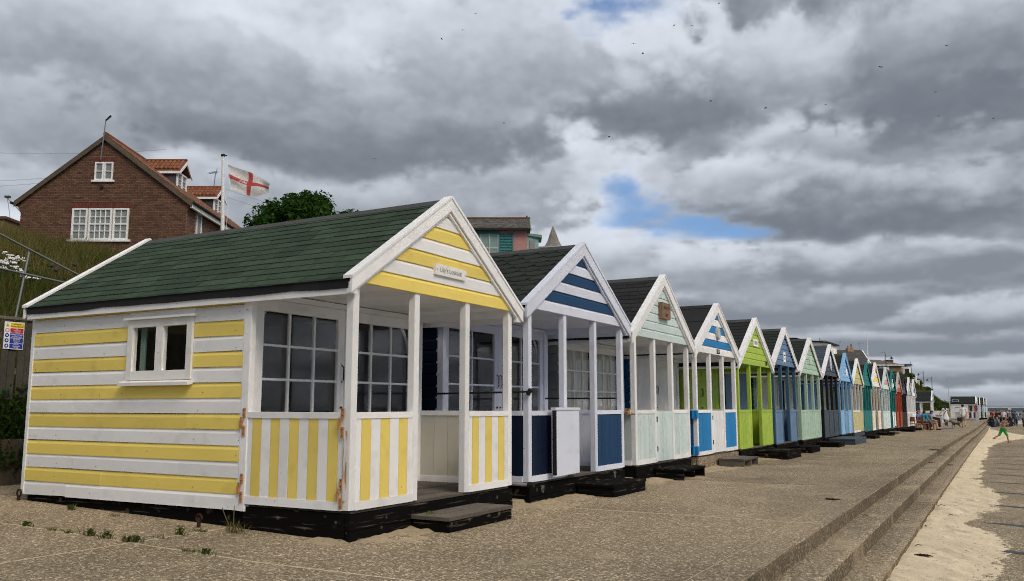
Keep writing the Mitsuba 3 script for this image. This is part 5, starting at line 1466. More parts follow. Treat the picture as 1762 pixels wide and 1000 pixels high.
P = on_hill(90000, -34, -11.95, 2.5, 23)
d_ = meshkit.fbm(np.stack([P[:, 0] * .6, P[:, 1] * .6, 0 * P[:, 0]], -1), 3, 4)
g1 = blades(P[d_ > .45], .70, .020, ['grass', 'grass_c', 'grass_b', 'grass'], .7)
kind(tag(g1.put('grass', 'm_leaf'), 'long rough green grass covering the bank behind the yellow hut', 'grass'), 'stuff')
g2 = blades(P[d_ <= .47], .90, .015, ['grass_b', 'straw', 'grass', 'grass_b'], .6)
kind(tag(g2.put('dry_grass', 'm_leaf'), 'taller dry yellow brown grass in patches on the bank', 'grass'), 'stuff')
P = on_hill(9000, -12.1, -11.75, 3, 12.5)
kind(tag(blades(P, .42, .03, ['grass_c', 'leaf_c', 'grass_c'], .8).put('ivy_edge', 'm_leaf'), 'dark green growth hanging over the retaining wall', 'plants'), 'stuff')
P = on_hill(7000, -11.98, -11.5, 4.5, 10) + [0, 0, 0.12]
P[:, 2] = .42 + 1.05 * np.clip((-11.5 - P[:, 0]) / .5, 0, 1) + rng.normal(0, .10, len(P)) + .3 * (meshkit.fbm(P * [2, 2, 0], 3, 6) - .5)
N = rng.normal(size=P.shape) + [.5, 0, .6]; N /= np.linalg.norm(N, axis=1, keepdims=True)
kind(tag(leaves(P, N, .07, ['leaf_c', 'leaf', 'grass_c', 'leaf_c']).put('bramble', 'm_leaf'), 'dense dark green bramble growth below the fence on the retaining wall', 'bramble'), 'stuff')
P = on_hill(60, -25, -12.4, 4, 20)
P = np.repeat(P, 160, axis=0) + rng.normal(0, .32, (9600, 3)) * [1, 1, .7] + [0, 0, .35]
N = rng.normal(size=P.shape) + [.3, 0, .7]; N /= np.linalg.norm(N, axis=1, keepdims=True)
kind(tag(leaves(P, N, .11, ['leaf', 'leaf_c', 'leaf_b', 'grass_c']).put('leafy_growth', 'm_leaf'), 'clumps of broad leaved green growth among the grass on the bank', 'plants'), 'stuff')
# white cow parsley heads at the left edge
for i, (x, y, z) in enumerate([(-21.7, 12.56, 5.0), (-21.1, 12.31, 4.81), (-21.3, 12.58, 4.88), (-21.1, 12.57, 4.82), (-20.2, 11.64, 4.53), (-20, 11.56, 4.46), (-20, 11.84, 4.46), (-19.3, 11.45, 4.24), (-19.4, 11.18, 4.26), (-18.8, 11.33, 4.07), (-18.6, 11.48, 4.0), (-20.6, 12.02, 4.66), (-20.6, 12.12, 4.6)]):
    m = MB().tube([(x + .05, y, float(hill_z(np.array(x), np.array(y))) - .1), (x, y, z)], .008, 'grass_c', 4)
    for _ in range(6):
        a, r_ = rng.random() * 6.28, .095 * math.sqrt(rng.random())
        px_, py_, pz_ = x + r_ * math.cos(a), y + r_ * math.sin(a), z + .11 * rng.random() - 3.5 * r_ * r_
        m.tube([(x, y, z - .10), (px_, py_, pz_)], .004, 'grass_c', 3)
        for _ in range(4):
            qx, qy = px_ + rng.normal(0, .024), py_ + rng.normal(0, .024)
            m.loft([(qx - .018, qy, pz_), (qx, qy - .018, pz_), (qx + .018, qy, pz_), (qx, qy + .018, pz_)], [(qx - .006, qy, pz_ + .028), (qx, qy - .006, pz_ + .028), (qx + .006, qy, pz_ + .028), (qx, qy + .006, pz_ + .028)], 'cloth_white')
    tag(m.put('white_flower', 'm_plain'), 'flat topped white wild flower in the long grass at the left', 'flower', 'white wild flowers on the bank')
for i, (x, y) in enumerate([(-21.1, 13.41), (-20.5, 13.15), (-20.7, 12.12), (-21.6, 14.39)]):
    z = float(hill_z(np.array(x), np.array(y)))
    s_ = trimesh.creation.icosphere(1, .05)
    s_.vertices *= 1 + .25 * rng.random((len(s_.vertices), 1))
    s_.apply_translation((x, y, z + .75))
    m = MB().tube([(x, y, z - .1), (x, y, z + .75)], .008, 'grass_c', 4).mesh(s_, 'plum')
    tag(m.put('thistle_head', 'm_plain'), 'dark purple thistle head in the grass beside the hand rail', 'flower', 'dark thistle heads on the bank')

# tree behind the yellow hut
tr = thing('tree', 'dense dark green round topped tree behind the yellow hut roof', 'tree')
tc = np.array(W(-7.95, 32.4, 7.62))
MB().tube([(tc[0], tc[1], 3.0), (tc[0] + .1, tc[1], 5.2), (tc[0], tc[1], 6.4)], [.22, .18, .12], 'bark', 8).put('trunk', 'm_rough', tr)
lobes, LN = [], []
for i in range(150):
    a, e_ = rng.random() * 6.28, math.asin(rng.random() * 1.5 - .5)
    r_ = .25 + .75 * rng.random()**.45
    lobes.append(tc + np.array([2.30 * math.cos(a) * math.cos(e_), 1.8 * math.sin(a) * math.cos(e_), 1.35 * math.sin(e_) + .1]) * r_)
m = MB()
for c_ in lobes[::3]:
    m.tube([tc - [0, 0, .9], (tc + c_) / 2 + rng.normal(0, .1, 3), c_], [.05, .03, .008], 'bark', 4)
m.put('limbs', 'm_rough', tr)
PP, NN = [], []
for c_ in lobes:
    n = 190
    u = rng.normal(size=(n, 3))
    u /= np.linalg.norm(u, axis=1, keepdims=True)
    rr = .42 * rng.random((n, 1))**.4 * (.7 + .5 * rng.random())
    PP.append(c_ + u * rr)
    NN.append(u * .6 + [0, 0, .5] + .5 * rng.normal(size=(n, 3)))
PP, NN = np.vstack(PP), np.vstack(NN)
NN /= np.linalg.norm(NN, axis=1, keepdims=True)
kind(leaves(PP, NN, .15, ['leaf', 'leaf_b', 'leaf_c', 'leaf']).put('crown', 'm_leaf', tr), 'stuff')
# shrubs and grass on the far hillside
P = on_hill(26000, -24, -8.9, 105, 240)
d_ = meshkit.fbm(np.stack([P[:, 0] * .16, P[:, 1] * .10, 0 * P[:, 0]], -1), 3, 9)
kind(tag(blades(P, .55, .32, ['grass', 'grass_b', 'grass_b', 'grass_c'], .8).put('hillside_grass', 'm_leaf'), 'rough grass on the hillside falling towards the sea', 'grass'), 'stuff')
PS = P[(d_ > .57) & (P[:, 2] < 1.6)]
Q = np.repeat(PS[::6], 22, axis=0) + rng.normal(0, .5, (len(PS[::6]) * 22, 3)) * [1, 1, .55] + [0, 0, .45]
N = rng.normal(size=Q.shape) + [0, 0, .6]
N /= np.linalg.norm(N, axis=1, keepdims=True)
kind(tag(leaves(Q, N, .36, ['leaf_c', 'leaf', 'grass_c', 'grass_c']).put('hillside_scrub', 'm_leaf'), 'dark green scrub in clumps on the far hillside', 'scrub'), 'stuff')
for i, (x, y) in enumerate([(-13.6, 168), (-8.6, 232), (-13.0, 176), (-12.2, 188)]):
    z = float(hill_z(np.array(x), np.array(y)))
    n = 500
    u = rng.normal(size=(n, 3)); u /= np.linalg.norm(u, axis=1, keepdims=True)
    Q = np.array([x, y, z + .5]) + u * rng.random((n, 1))**.4 * [1.1, 1.1, .8]
    tag(leaves(Q, u, .35, ['leaf_c', 'leaf', 'grass_c']).put('bush', 'm_leaf'), ('dark bush on the crest beside the white villa', 'dark bush at the foot of the hill left of the white kiosk', 'bush on the crest below the street lamps, upper one', 'bush on the crest below the street lamps, lower one')[i], 'bush')

# weeds in the joints of the paving
WL = '%s small green weed from the left in the paving joints by the yellow hut'
ORD = 'leftmost second third fourth fifth sixth seventh eighth ninth tenth eleventh twelfth thirteenth fourteenth fifteenth sixteenth seventeenth'.split()
WEEDS = [(-9.15, 5.16, .10), (-8.75, 5.12, .05), (-8.45, 5.10, .05), (-8.15, 5.11, .09), (-7.75, 5.10, .06), (-7.5, 5.1, .07), (-7.2, 5.11, .13), (-6.95, 5.10, .15), (-6.66, 5.11, .12), (-6.62, 5.16, .11), (-6.62, 5.40, .08),
                                (-6.63, 5.62, .16), (-5.9, 5.1, .06), (-5.7, 5.1, .09), (-6.62, 5.85, .07), (-8.85, 6.05, .10), (-8.1, 6.02, .06)]
WORD = {i: n_ for n_, i in enumerate(sorted(range(len(WEEDS)), key=lambda i: WEEDS[i][0] / WEEDS[i][1]))}   # bearing, left to right
for i, (x, y, s_) in enumerate(WEEDS):
    n = int(14 + 30 * rng.random())
    s_ *= .62
    pp = np.stack([x + rng.normal(0, .05, n), y + rng.normal(0, .014, n), np.full(n, float(gz(x, y)) - .01)], -1)
    m = blades(pp, s_, .009, ['leaf_b', 'grass_c', 'grass', 'grass_b', 'straw'], 1.7)
    if s_ > .05:
        u = rng.normal(size=(40, 3)); u /= np.linalg.norm(u, axis=1, keepdims=True)
        l2 = leaves(np.array([x, y, float(gz(x, y)) + s_ * .45]) + u * rng.random((40, 1)) * [.06, .04, s_ * .5], u, .028, ['leaf_b', 'leaf', 'grass_c'])
        m.f += [l2.f[0] + m.n]; m.v += l2.v; m.uv += l2.uv; m.n += l2.n
    tag(m.put('weed', 'm_leaf'), WL % ORD[WORD[i]], 'weed', 'weeds along the paving joints')
n = 90
pp = np.stack([-6.36 + rng.normal(0, .07, n), 6.02 + rng.normal(0, .04, n), np.full(n, .02)], -1)
m = blades(pp[:40], .10, .009, ['grass_b', 'straw', 'grass_c'], 1.6)
for dx, dz in ((-.13, .25), (.03, .28), (.10, .14)):
    m.tube([(-6.36, 6.0, .02), (-6.36 + dx * .6, 5.99, dz * .6), (-6.36 + dx, 5.98, dz)], .005, 'straw', 4)
tag(m.put('weed', 'm_leaf'), 'tall dry stemmed weed at the corner of the yellow hut side panel', 'weed')

# seaweed and twigs
def clump(x, y, z, r, label, n=60):
    m = MB()
    for _ in range(n):
        a, l_ = rng.random() * 6.28, r * (.4 + .8 * rng.random())
        p = np.array([x + rng.normal(0, r * .5), y + rng.normal(0, r * .25), z])
        m.tube([p, p + [l_ * .5 * math.cos(a), l_ * .4 * math.sin(a), r * .25 * rng.random()], p + [l_ * math.cos(a), l_ * .8 * math.sin(a), .004]], .004 + r * .02, 'weed', 3)
    tag(m.put('seaweed_clump', 'm_plain'), label, 'seaweed')
clump(-1.99, 12.1, 0.0, .065, 'dark seaweed clump lying on the promenade near the front')
clump(-1.7, 28.2, float(gr(28)), .10, 'dark seaweed clump lying farther along the promenade')
clump(-1.62, 24.2, float(gr(24)) - .15, .07, 'dark scrap of seaweed against the first riser')
clump(-1.3, 26.0, float(gr(26)) - .30, .08, 'scrap of seaweed on the lower step')
clump(-.80, 10.4, -.37, .06, 'round dark seaweed ball on the sand', 40)
for i, (x, y) in enumerate([(-.93, 10.9), (-.90, 12.6), (-.95, 15.3), (-1.58, 11.6), (-.80, 14.1)]):
    z = float(gr(y)) + (-.345 if x > -1.1 else -.145)
    m = MB()
    for _ in range(1):
        a = rng.random() * 3.1
        p = np.array([x + rng.normal(0, .05), y + rng.normal(0, .06), z + .01])
        m.tube([p, p + [.05 * math.cos(a), .04, .018], p + [.08 * math.cos(a), .07 * math.sin(a), .010], p + [.09 * math.cos(a) + .02, .09 * math.sin(a), .004]], .0045, 'weed', 4)
    tag(m.put('twig', 'm_plain'), 'thin dark twig or weed scrap lying by the steps', 'twig', 'dark scraps lying along the steps')

# swifts and gulls
for i, (l_, z) in enumerate([(-3.1, 34.5), (-4.2, 33), (-6, 32.2), (17.7, 35.4), (13.8, 33.4), (15.3, 33.4), (10.3, 31.8), (11.1, 30.9), (16.7, 26.7), (21.3, 26.1), (26.4, 26.4), (31.2, 29.7), (35.7, 27.5), (36.9, 31.6), (35.8, 25.4), (40.4, 25.2), (8.1, 23.6), (-.7, 24.8), (-11.5, 21.7)]):
    c_ = np.array(W(l_, 70, z))
    a = rng.random() * 6.28
    s_ = .09 + .06 * rng.random()
    f_, r_ = np.array([math.cos(a), math.sin(a), .1]), np.array([-math.sin(a), math.cos(a), 0])
    b_ = .3 * (rng.random() - .3)
    m = MB().tube([c_ - f_ * s_ * .9, c_ - f_ * s_ * .3, c_ + f_ * s_ * .35, c_ + f_ * s_ * .6], [.008, .03, .03, .006], 'bird', 5)
    for sg in (-1, 1):
        P = [c_ + f_ * s_ * .25, c_ + r_ * sg * s_ * .8 + f_ * s_ * .3 + [0, 0, s_ * (.25 + b_)], c_ + r_ * sg * s_ * 1.6 - f_ * s_ * .35 + [0, 0, s_ * b_], c_ - f_ * s_ * .15]
        m.loft(P, [p - np.array([0, 0, .008]) for p in P], 'bird')
    tag(m.put('bird', 'm_plain'), 'small dark bird high in the cloudy sky', 'bird', 'small birds wheeling in the sky')

# ---------------------------------------------------------------- people
def hull(a, ra, b, rb, n=1):
    s1, s2 = trimesh.creation.icosphere(n, ra), trimesh.creation.icosphere(n, rb)
    s1.apply_translation(a); s2.apply_translation(b)
    h_ = trimesh.util.concatenate([s1, s2]).convex_hull
    return m3.Manifold(m3.Mesh(np.asarray(h_.vertices, np.float32), np.asarray(h_.faces, np.uint32)))
def union(L):
    r = L[0]
    for x in L[1:]:
        r = r + x
    return r
def tri(man):
    q = man.to_mesh()
    return np.array(q.vert_properties[:, :3]), np.array(q.tri_verts)

def person(label, x, y, z, head, h=1.72, pose='stand', top='cloth_white', bottom='cloth_navy', wear='trousers', hair='hair', skin='skin', sleeve='short', near=False, ph=0.0, group=None, cap=None, lean=0.0, bare=False, shoes='cloth_black', arms=None):
    """Joints are laid out facing +x, then turned to the heading."""
    s = h / 1.75
    k = thing('person', label, 'person', group)
    V = lambda *a: np.array(a, float) * s
    sit = pose == 'sit'
    hz = .50 if sit else .93
    if pose == 'run':
        hz = .86
    hip = V(0, 0, hz)
    tl = lean
    def tor(u, side=0):
        return hip + V(math.sin(tl) * u, side, math.cos(tl) * u)
    nk, hd = tor(.56), tor(.70) + V(.03, 0, 0)
    sh = [tor(.49, sg * .185) for sg in (-1, 1)]
    hp = [hip + V(0, sg * .095, -.02) for sg in (-1, 1)]
    knee, ank, toe, elb, wri = [], [], [], [], []
    for i, sg in enumerate((-1, 1)):
        if sit:
            kx = V(.42, sg * .13, .02)
            knee.append(hip + kx); ank.append(hip + kx + V(.02 + .06 * i, 0, -.43))
        else:
            sw = {'stand': .03, 'walk': .34, 'run': .50}[pose] * (1 if i == 0 else -1) * (1 if ph < .5 else -1)
            bend = {'stand': .02, 'walk': .16, 'run': .34}[pose]
            kn = hp[i] + V(math.sin(sw) * .44, sg * .01, -math.cos(sw) * .44)
            a2 = sw - (bend if sw > 0 else bend * 1.9)
            knee.append(kn); ank.append(kn + V(math.sin(a2) * .43, 0, -math.cos(a2) * .43))
        toe.append(ank[-1] + V(.15, sg * .02, -.045))
        if arms:
            elb.append(sh[i] + V(*arms[i][0])); wri.append(sh[i] + V(*arms[i][1]))
        elif sit:
            elb.append(sh[i] + V(.07, sg * .07, -.27)); wri.append(sh[i] + V(.30, sg * .0, -.33))
        else:
            aw = -{'stand': .02, 'walk': .3, 'run': .7}[pose] * (1 if i == 0 else -1) * (1 if ph < .5 else -1)
            e_ = sh[i] + V(math.sin(aw) * .28, sg * .06, -math.cos(aw) * .28)
            bb = aw + (.25 if pose != 'run' else 1.2)
            elb.append(e_); wri.append(e_ + V(math.sin(bb) * .25, sg * .01, -math.cos(bb) * .25))
    low = min(p[2] for p in toe + ank)
    R_ = np.array([[math.cos(head), -math.sin(head), 0], [math.sin(head), math.cos(head), 0], [0, 0, 1]])
    def place_(vf):
        v_, f_ = vf
        v_ = v_ - np.array([0, 0, low - .035 * s])
        return v_ @ R_.T + np.array([x, y, z]), f_
    r = lambda q_: q_ * s
    n = 2 if near else 1
    B = [hull(tor(.02), r(.13), tor(.26), r(.115), n), hull(tor(.26), r(.115), tor(.46), r(.125), n), hull(sh[0], r(.062), sh[1], r(.062), n), hull(nk - V(0, 0, .04), r(.052), nk + V(.01, 0, .06), r(.048), n),
         hull(hd + V(-.012, 0, .03), r(.094), hd + V(.012, 0, -.045), r(.070), n), hull(hd + V(.085, 0, -.01), r(.014), hd + V(.103, 0, -.03), r(.014)), hull(hd + V(.0, -.088, -.005), r(.020), hd + V(-.005, -.09, .02), r(.018)), hull(hd + V(.0, .088, -.005), r(.020), hd + V(-.005, .09, .02), r(.018))]
    for i, sg in enumerate((-1, 1)):
        B += [hull(hp[i], r(.088), knee[i], r(.056), n), hull(knee[i], r(.056), (knee[i] * .6 + ank[i] * .4), r(.052), n), hull((knee[i] * .6 + ank[i] * .4), r(.052), ank[i], r(.036), n), hull(ank[i] - V(.03, 0, .03), r(.036), toe[i], r(.030), n),
              hull(sh[i], r(.052), elb[i], r(.038), n), hull(elb[i], r(.039), wri[i], r(.027), n)]
        d = wri[i] - elb[i]
        d = d / np.linalg.norm(d)
        sd = np.array([0, 1.0, 0]) if abs(d[1]) < .8 else np.array([1.0, 0, 0])
        sd = sd - d * (sd @ d); sd /= np.linalg.norm(sd)
        pn = np.cross(d, sd)
        palm = wri[i] + d * r(.05)
        B.append(hull(wri[i], r(.025), palm + d * r(.02), r(.034), 1))
        if near:
            for j, ln_ in enumerate((.058, .068, .064, .050)):
                b0 = palm + d * r(.035) + pn * r(-.026 + .018 * j)
                b1 = b0 + d * r(ln_ * .55) + sd * r(-.006) * sg
                B += [hull(b0, r(.0095), b1, r(.009)), hull(b1, r(.009), b1 + d * r(ln_ * .45) - sd * sg * r(.018), r(.0075))]
            B.append(hull(palm - d * r(.02) + pn * r(-.030), r(.011), palm + d * r(.02) + pn * r(-.062), r(.009)))
    MB().add(*place_(tri(union(B))), skin).put('body', 'm_plain', k, True) if False else MB().add(*place_(tri(union(B))), skin).put('body', 'm_plain', k)
    # clothes: shells a little larger than the body, ending at neckline, cuffs and hems
    if not bare:
        C = [hull(tor(-.02), r(.152), tor(.26), r(.137), n), hull(tor(.26), r(.137), tor(.45), r(.140), n), hull(sh[0] + V(0, 0, .0), r(.076), sh[1], r(.076), n)]
        if sleeve != 'none':
            for i in range(2):
                e_ = elb[i] if sleeve == 'long' else sh[i] * .25 + elb[i] * .75
                C.append(hull(sh[i], r(.070), e_, r(.056), n))
                if sleeve == 'long':
                    C.append(hull(elb[i], r(.055), wri[i] * .93 + elb[i] * .07, r(.040), n))
        MB().add(*place_(tri(union(C))), top).put('top', 'm_plain', k)
    C = [hull(hip + V(0, -.05, .03), r(.128), hip + V(0, .05, .03), r(.128), n)]
    for i in range(2):
        if wear == 'skirt':
            C.append(hull(hip + V(0, 0, .02), r(.13), (hp[i] * .25 + knee[i] * .75), r(.115), n))
        elif wear == 'shorts':
            C.append(hull(hp[i], r(.102), hp[i] * .12 + knee[i] * .88, r(.084), n))
        else:
            C += [hull(hp[i], r(.100), knee[i], r(.068), n), hull(knee[i], r(.068), knee[i] * .05 + ank[i] * .95, r(.055), n)]
    MB().add(*place_(tri(union(C))), bottom).put({'skirt': 'skirt', 'shorts': 'shorts'}.get(wear, 'trousers'), 'm_plain', k)
    if shoes:
        MB().add(*place_(tri(union([hull(ank[i] - V(.035, 0, .022), r(.043), toe[i] + V(.01, 0, .004), r(.036), n) for i in range(2)]))), shoes).put('shoes', 'm_plain', k)
    Hh = [hull(hd + V(-.022, 0, .045), r(.098), hd + V(-.05, 0, -.01), r(.080), n)]
    if hair == 'long':
        Hh.append(hull(hd + V(-.06, 0, -.02), r(.07), tor(.48) + V(-.10, 0, 0), r(.06), n))
        hc_ = 'hair'
    else:
        hc_ = hair
    if hc_:
        MB().add(*place_(tri(union(Hh))), hc_).put('hair', 'm_plain', k)
    if cap:
        MB().add(*place_(tri(union([hull(hd + V(-.01, 0, .065), r(.100), hd + V(-.01, 0, .05), r(.102), n), hull(hd + V(.07, 0, .055), r(.03), hd + V(.15, 0, .045), r(.022), n)]))), cap).put('cap', 'm_plain', k)
    return k, place_, dict(hip=hip, sh=sh, wri=wri, hd=hd)

HZ = math.pi / 2
zz = lambda y: float(gr(y))
# man in white with bag and dog
k, pl_, J = person('man in white shirt, beige shorts and cap walking away with a black bag', -2.5, 75.9, zz(75.9), HZ, 1.76, 'walk', 'cloth_white', 'shorts', 'shorts', near=True, cap='charcoal', ph=.7, arms=[((.02, -.07, -.28), (.06, -.06, -.52)), ((-.02, .07, -.28), (.0, .09, -.53))])
def world(pl_, p):
    return pl_((np.array([p]), np.array([[0, 0, 0]])))[0][0]
hw = world(pl_, J['wri'][1])
b = thing('bag', 'square black bag hanging from the hand of the man in the white shirt', 'bag')
MB().box(hw[0] - .16, hw[0] + .12, hw[1] - .06, hw[1] + .06, hw[2] - .46, hw[2] - .13, 'cloth_black').put('body', 'm_plain', b)
MB().tube([(hw[0] - .10, hw[1], hw[2] - .14), (hw[0], hw[1], hw[2] - .04), (hw[0] + .08, hw[1], hw[2] - .14)], .01, 'cloth_black', 5).put('handle', 'm_plain', b)
# dog
def dog(x, y, z, head, label):
    k = thing('dog', label, 'dog')
    P = {'rump': (-.20, 0, .31), 'mid': (0, 0, .29), 'chest': (.20, 0, .30), 'neck': (.31, 0, .40), 'skull': (.40, 0, .47), 'nose': (.52, 0, .43), 'tail': (-.30, 0, .36), 'tailtip': (-.42, 0, .47)}
    P = {a: np.array(b_) for a, b_ in P.items()}
    B = [hull(P['rump'], .088, P['mid'], .085), hull(P['mid'], .085, P['chest'], .115), hull(P['chest'], .10, P['neck'], .068), hull(P['neck'], .062, P['skull'], .066), hull(P['skull'], .055, P['nose'], .030), hull(P['tail'], .028, P['tailtip'], .014), hull(P['rump'], .06, P['tail'], .028)]
    for sg in (-1, 1):
        B.append(hull(P['skull'] + [-.03, sg * .05, .05], .022, P['skull'] + [-.05, sg * .065, -.02], .018))
        s1 = .05 * sg
        B += [hull(np.array([.20, sg * .065, .26]), .05, np.array([.20 + s1, sg * .07, .14]), .028), hull(np.array([.20 + s1, sg * .07, .14]), .026, np.array([.19 + s1 * 1.6, sg * .07, .03]), .020), hull(np.array([.19 + s1 * 1.6, sg * .07, .02]), .020, np.array([.225 + s1 * 1.6, sg * .07, .018]), .018)]
        B += [hull(np.array([-.20, sg * .065, .28]), .070, np.array([-.14 - s1, sg * .07, .17]), .036), hull(np.array([-.14 - s1, sg * .07, .17]), .032, np.array([-.26 - s1, sg * .07, .11]), .022), hull(np.array([-.26 - s1, sg * .07, .11]), .020, np.array([-.24 - s1, sg * .07, .02]), .018), hull(np.array([-.24 - s1, sg * .07, .02]), .019, np.array([-.20 - s1, sg * .07, .018]), .017)]
    v_, f_ = tri(union(B))
    c_, s_ = math.cos(head), math.sin(head)
    MB().add(v_ @ np.array([[c_, -s_, 0], [s_, c_, 0], [0, 0, 1]]).T + np.array([x, y, z]), f_, 'fur').put('body', 'm_rough', k)
    MB().add(trimesh.creation.torus(.068, .012, 12, 6).vertices @ np.array([[c_, -s_, 0], [s_, c_, 0], [0, 0, 1]]).T + np.array([x + .31 * c_, y + .31 * s_, z + .40]), trimesh.creation.torus(.068, .012, 12, 6).faces, 'cloth_red').put('collar', 'm_plain', k)
dog(-3.05, 76.8, zz(76.8), 2.9, 'small dark grey dog on a lead beside the man in the white shirt')
ld = MB().tube([(-3.3, 76.85, zz(76.8) + .42), (-2.95, 76.3, zz(76.8) + .5), (hw[0] + .02, hw[1] + .02, hw[2] - .05)], .008, 'cloth_black', 4)
tag(ld.put('dog_lead', 'm_plain'), 'thin dog lead between the man and the dark grey dog', 'lead')
# woman in white
k, pl_, J = person('woman in white top and skirt over black leggings, dark strap across her back', -3.95, 80.5, zz(80.5), HZ + .2, 1.72, 'walk', 'cloth_white', 'cloth_black', 'trousers', hair='long', sleeve='none', near=True, arms=[((.05, -.10, -.28), (.16, -.12, -.50)), ((-.04, .16, -.25), (.0, .30, -.46))])
SK = union([hull(J['hip'] + np.array([0, 0, .10]), .150, J['hip'] + np.array([0, -.06, -.30]), .20, 2), hull(J['hip'] + np.array([0, 0, .10]), .150, J['hip'] + np.array([0, .06, -.30]), .20, 2)])
MB().add(*pl_(tri(SK)), 'cloth_white').put('skirt', 'm_plain', k)
p0, p1 = world(pl_, J['sh'][0] + np.array([-.10, 0, .06])), world(pl_, J['hip'] + np.array([-.16, .12, .12]))
MB().tube([p0, (p0 + p1) / 2 + [0, -.03, 0], p1], .022, 'cloth_black', 5).put('strap', 'm_plain', k)
# running boy
k, pl_, J = person('bare chested boy in bright green shorts running across the sand', .06, 50.0, zz(50.0) + LD + .02, .55, 1.30, 'run', bottom='green', wear='shorts', bare=True, shoes=None, skin='skin_tan', near=True, lean=.22, ph=.2)
# seated group
def chair(x, y, z, head, label, group=None, col='orange_wood', mat='m_plain', far=False):
    k = thing('chair', label, 'chair', group)
    c_, s_ = math.cos(head), math.sin(head)
    def bx(n_, x0, x1, y0, y1, z0, z1, c=col):
        m = MB().box(x0, x1, y0, y1, z0, z1, c)
        M = np.eye(4); M[:2, :2] = [[c_, -s_], [s_, c_]]; M[:3, 3] = (x, y, z)
        m.at(M).put(n_, mat, k)
    bx('seat', -.23, .23, -.22, .22, .40, .44)
    bx('backrest', -.26, -.22, -.22, .22, .56, .86)
    if not far:
        for a in (-.24, .20):
            for b_ in (-.22, .18):
                bx('leg', a, a + .04, b_, b_ + .04, 0, .40)
        bx('stile', -.26, -.22, -.22, -.18, .44, .86); bx('stile', -.26, -.22, .18, .22, .44, .86)
        bx('armrest', -.24, .24, -.25, -.21, .62, .65); bx('armrest', -.24, .24, .21, .25, .62, .65)
    else:
        bx('legs', -.22, .22, -.21, -.18, 0, .40); bx('legs', -.22, .22, .18, .21, 0, .40)
    return k
z1 = zz(66)
for (cx, cy, hd_, lab, kw) in (
        (-5.0, 67.2, -.3, 'person in a blue shirt and red cap sitting by the last hut', dict(top='cloth_blue', bottom='cloth_navy', cap='cloth_red')),
        (-4.42, 63.2, .9, 'person in a teal shirt sitting with back turned on a wooden chair', dict(top='cloth_teal', bottom='cloth_black', sleeve='long', hair='hair', lean=.15)),
        (-4.15, 64.6, .0, 'person with a dark cap and bare legs sitting sideways by the huts', dict(top='cloth_grey', bottom='shorts', wear='shorts', cap='cloth_navy', lean=.2))):
    person(lab, cx, cy, zz(cy), hd_, 1.70, 'sit', near=True, **kw)
    chair(cx, cy, zz(cy), hd_, 'orange brown wooden armchair under the ' + lab.split(' sitting')[0], None)
chair(-4.85, 62.5, zz(62.5), .8, 'empty orange brown wooden armchair nearest in the seated group')
tb = thing('pushchair', 'black covered pushchair beside the seated people', 'pushchair')
zq = zz(77)
MB().loft([(-4.95, 76.7, zq + .30), (-4.15, 76.7, zq + .25), (-4.15, 77.3, zq + .25), (-4.95, 77.3, zq + .30)], [(-5.05, 76.75, zq + .92), (-4.2, 76.75, zq + .70), (-4.2, 77.25, zq + .70), (-5.05, 77.25, zq + .92)], 'cloth_black').put('body', 'm_plain', tb)
for x_ in (-4.85, -4.25):
    MB().mesh(trimesh.creation.cylinder(.13, .05, 14, transform=trimesh.transformations.rotation_matrix(HZ, (1, 0, 0)) ), 'cloth_black').at([[1, 0, 0, x_], [0, 1, 0, 76.75], [0, 0, 1, zq + .13], [0, 0, 0, 1]]).put('wheel', 'm_plain', tb)
MB().tube([(-5.0, 77, zq + .8), (-5.2, 77, zq + 1.0)], .02, 'iron').put('handle', 'm_plain', tb)
mt = MB().box(-3.85, -3.05, 71.0, 71.6, zz(71.3), zz(71.3) + .035, 'mat_blue')
tag(mt.put('beach_mat', 'm_plain'), 'bright blue mat lying flat on the promenade', 'mat')
bb = thing('a_board', 'x', 'x'); del labels[bb]; used.discard(bb)
ab = thing('notice_board', 'small dark notice board standing in front of the kiosk porch', 'sign')
MB().loft([(-2.45, 112, zz(112)), (-2.1, 112, zz(112)), (-2.1, 112.05, zz(112)), (-2.45, 112.05, zz(112))], [(-2.45, 112.2, zz(112) + 1.05), (-2.1, 112.2, zz(112) + 1.05), (-2.1, 112.25, zz(112) + 1.05), (-2.45, 112.25, zz(112) + 1.05)], 'pale_grey').put('board', 'm_plain', ab)
MB().loft([(-2.45, 112.4, zz(112)), (-2.1, 112.4, zz(112)), (-2.1, 112.45, zz(112)), (-2.45, 112.45, zz(112))], [(-2.45, 112.25, zz(112) + 1.05), (-2.1, 112.25, zz(112) + 1.05), (-2.1, 112.28, zz(112) + 1.05), (-2.45, 112.28, zz(112) + 1.05)], 'cloth_grey').put('leg', 'm_plain', ab)
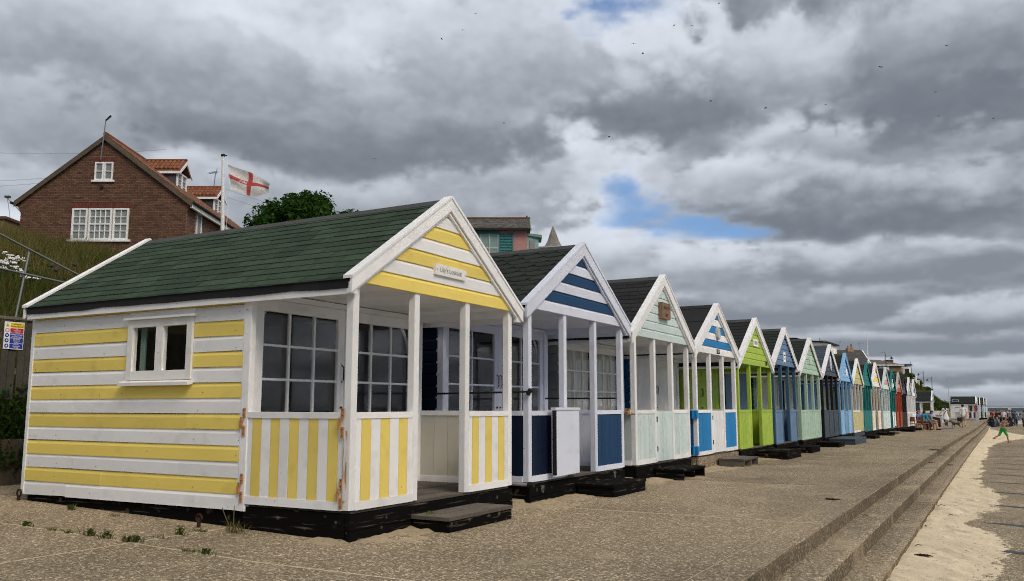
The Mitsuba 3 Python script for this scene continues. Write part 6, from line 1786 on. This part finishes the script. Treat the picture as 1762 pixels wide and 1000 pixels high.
# the crowd on the lower promenade
person('person in a teal jacket and dark trousers walking away on the lower promenade', 1.45, 112, zz(112) + LD, HZ, 1.68, 'walk', 'dusk_blue', 'cloth_navy', sleeve='long')
person('person in a dark grey jacket at the right edge of the lower promenade', 2.15, 106, zz(106) + LD, HZ, 1.7, 'walk', 'cloth_grey', 'cloth_black', sleeve='long', ph=.8)
GL = {'cloth_black': ('distant person in dark clothes standing in the crowd by the far huts', 'dark clothed people in the far crowd'), 'cloth_white': ('distant person in a white top in the crowd by the far huts', 'white topped people in the far crowd'),
      'cloth_blue': ('distant person in a blue top in the crowd by the far huts', 'blue topped people in the far crowd'), 'cloth_red': ('distant person in a red top in the crowd by the far huts', 'red topped people in the far crowd'), 'cloth_grey': ('distant person in a grey top in the crowd by the far huts', 'grey topped people in the far crowd')}
SL = {c: (a.replace('standing in', 'in').replace('distant person', 'distant seated person'), 'seated ' + g_) for c, (a, g_) in GL.items()}
cr = np.random.default_rng(11)
for i in range(56):
    y = 104 + 54 * cr.random()
    x = -1.0 + (y - 108) * .012 + cr.random() * (2.4 if i < 46 else 6.5)
    c_ = ['cloth_black', 'cloth_black', 'cloth_white', 'cloth_blue', 'cloth_grey', 'cloth_black', 'cloth_black', 'cloth_red', 'cloth_white', 'cloth_black', 'cloth_grey', 'cloth_black', 'cloth_grey', 'cloth_black', 'cloth_black'][int(cr.integers(15))]
    bot = ['cloth_black', 'cloth_navy', 'shorts', 'cloth_grey'][int(cr.integers(4))]
    if i % 5 < 3:
        person(SL[c_][0], x, y, zz(y) + LD, cr.random() * 6.28, 1.7, 'sit', c_, bot, sleeve='long', group=SL[c_][1])
        chair(x, y, zz(y) + LD, 0.0, 'distant dark folding chair in the crowd on the lower promenade', 'folding chairs in the far crowd', ['cloth_navy', 'charcoal', 'white'][int(cr.integers(3))], far=True)
    else:
        person(GL[c_][0], x, y, zz(y) + LD, cr.random() * 6.28, 1.62 + .2 * cr.random(), 'walk' if cr.random() < .6 else 'stand', c_, bot, sleeve='long' if cr.random() < .5 else 'short', group=GL[c_][1], ph=cr.random())
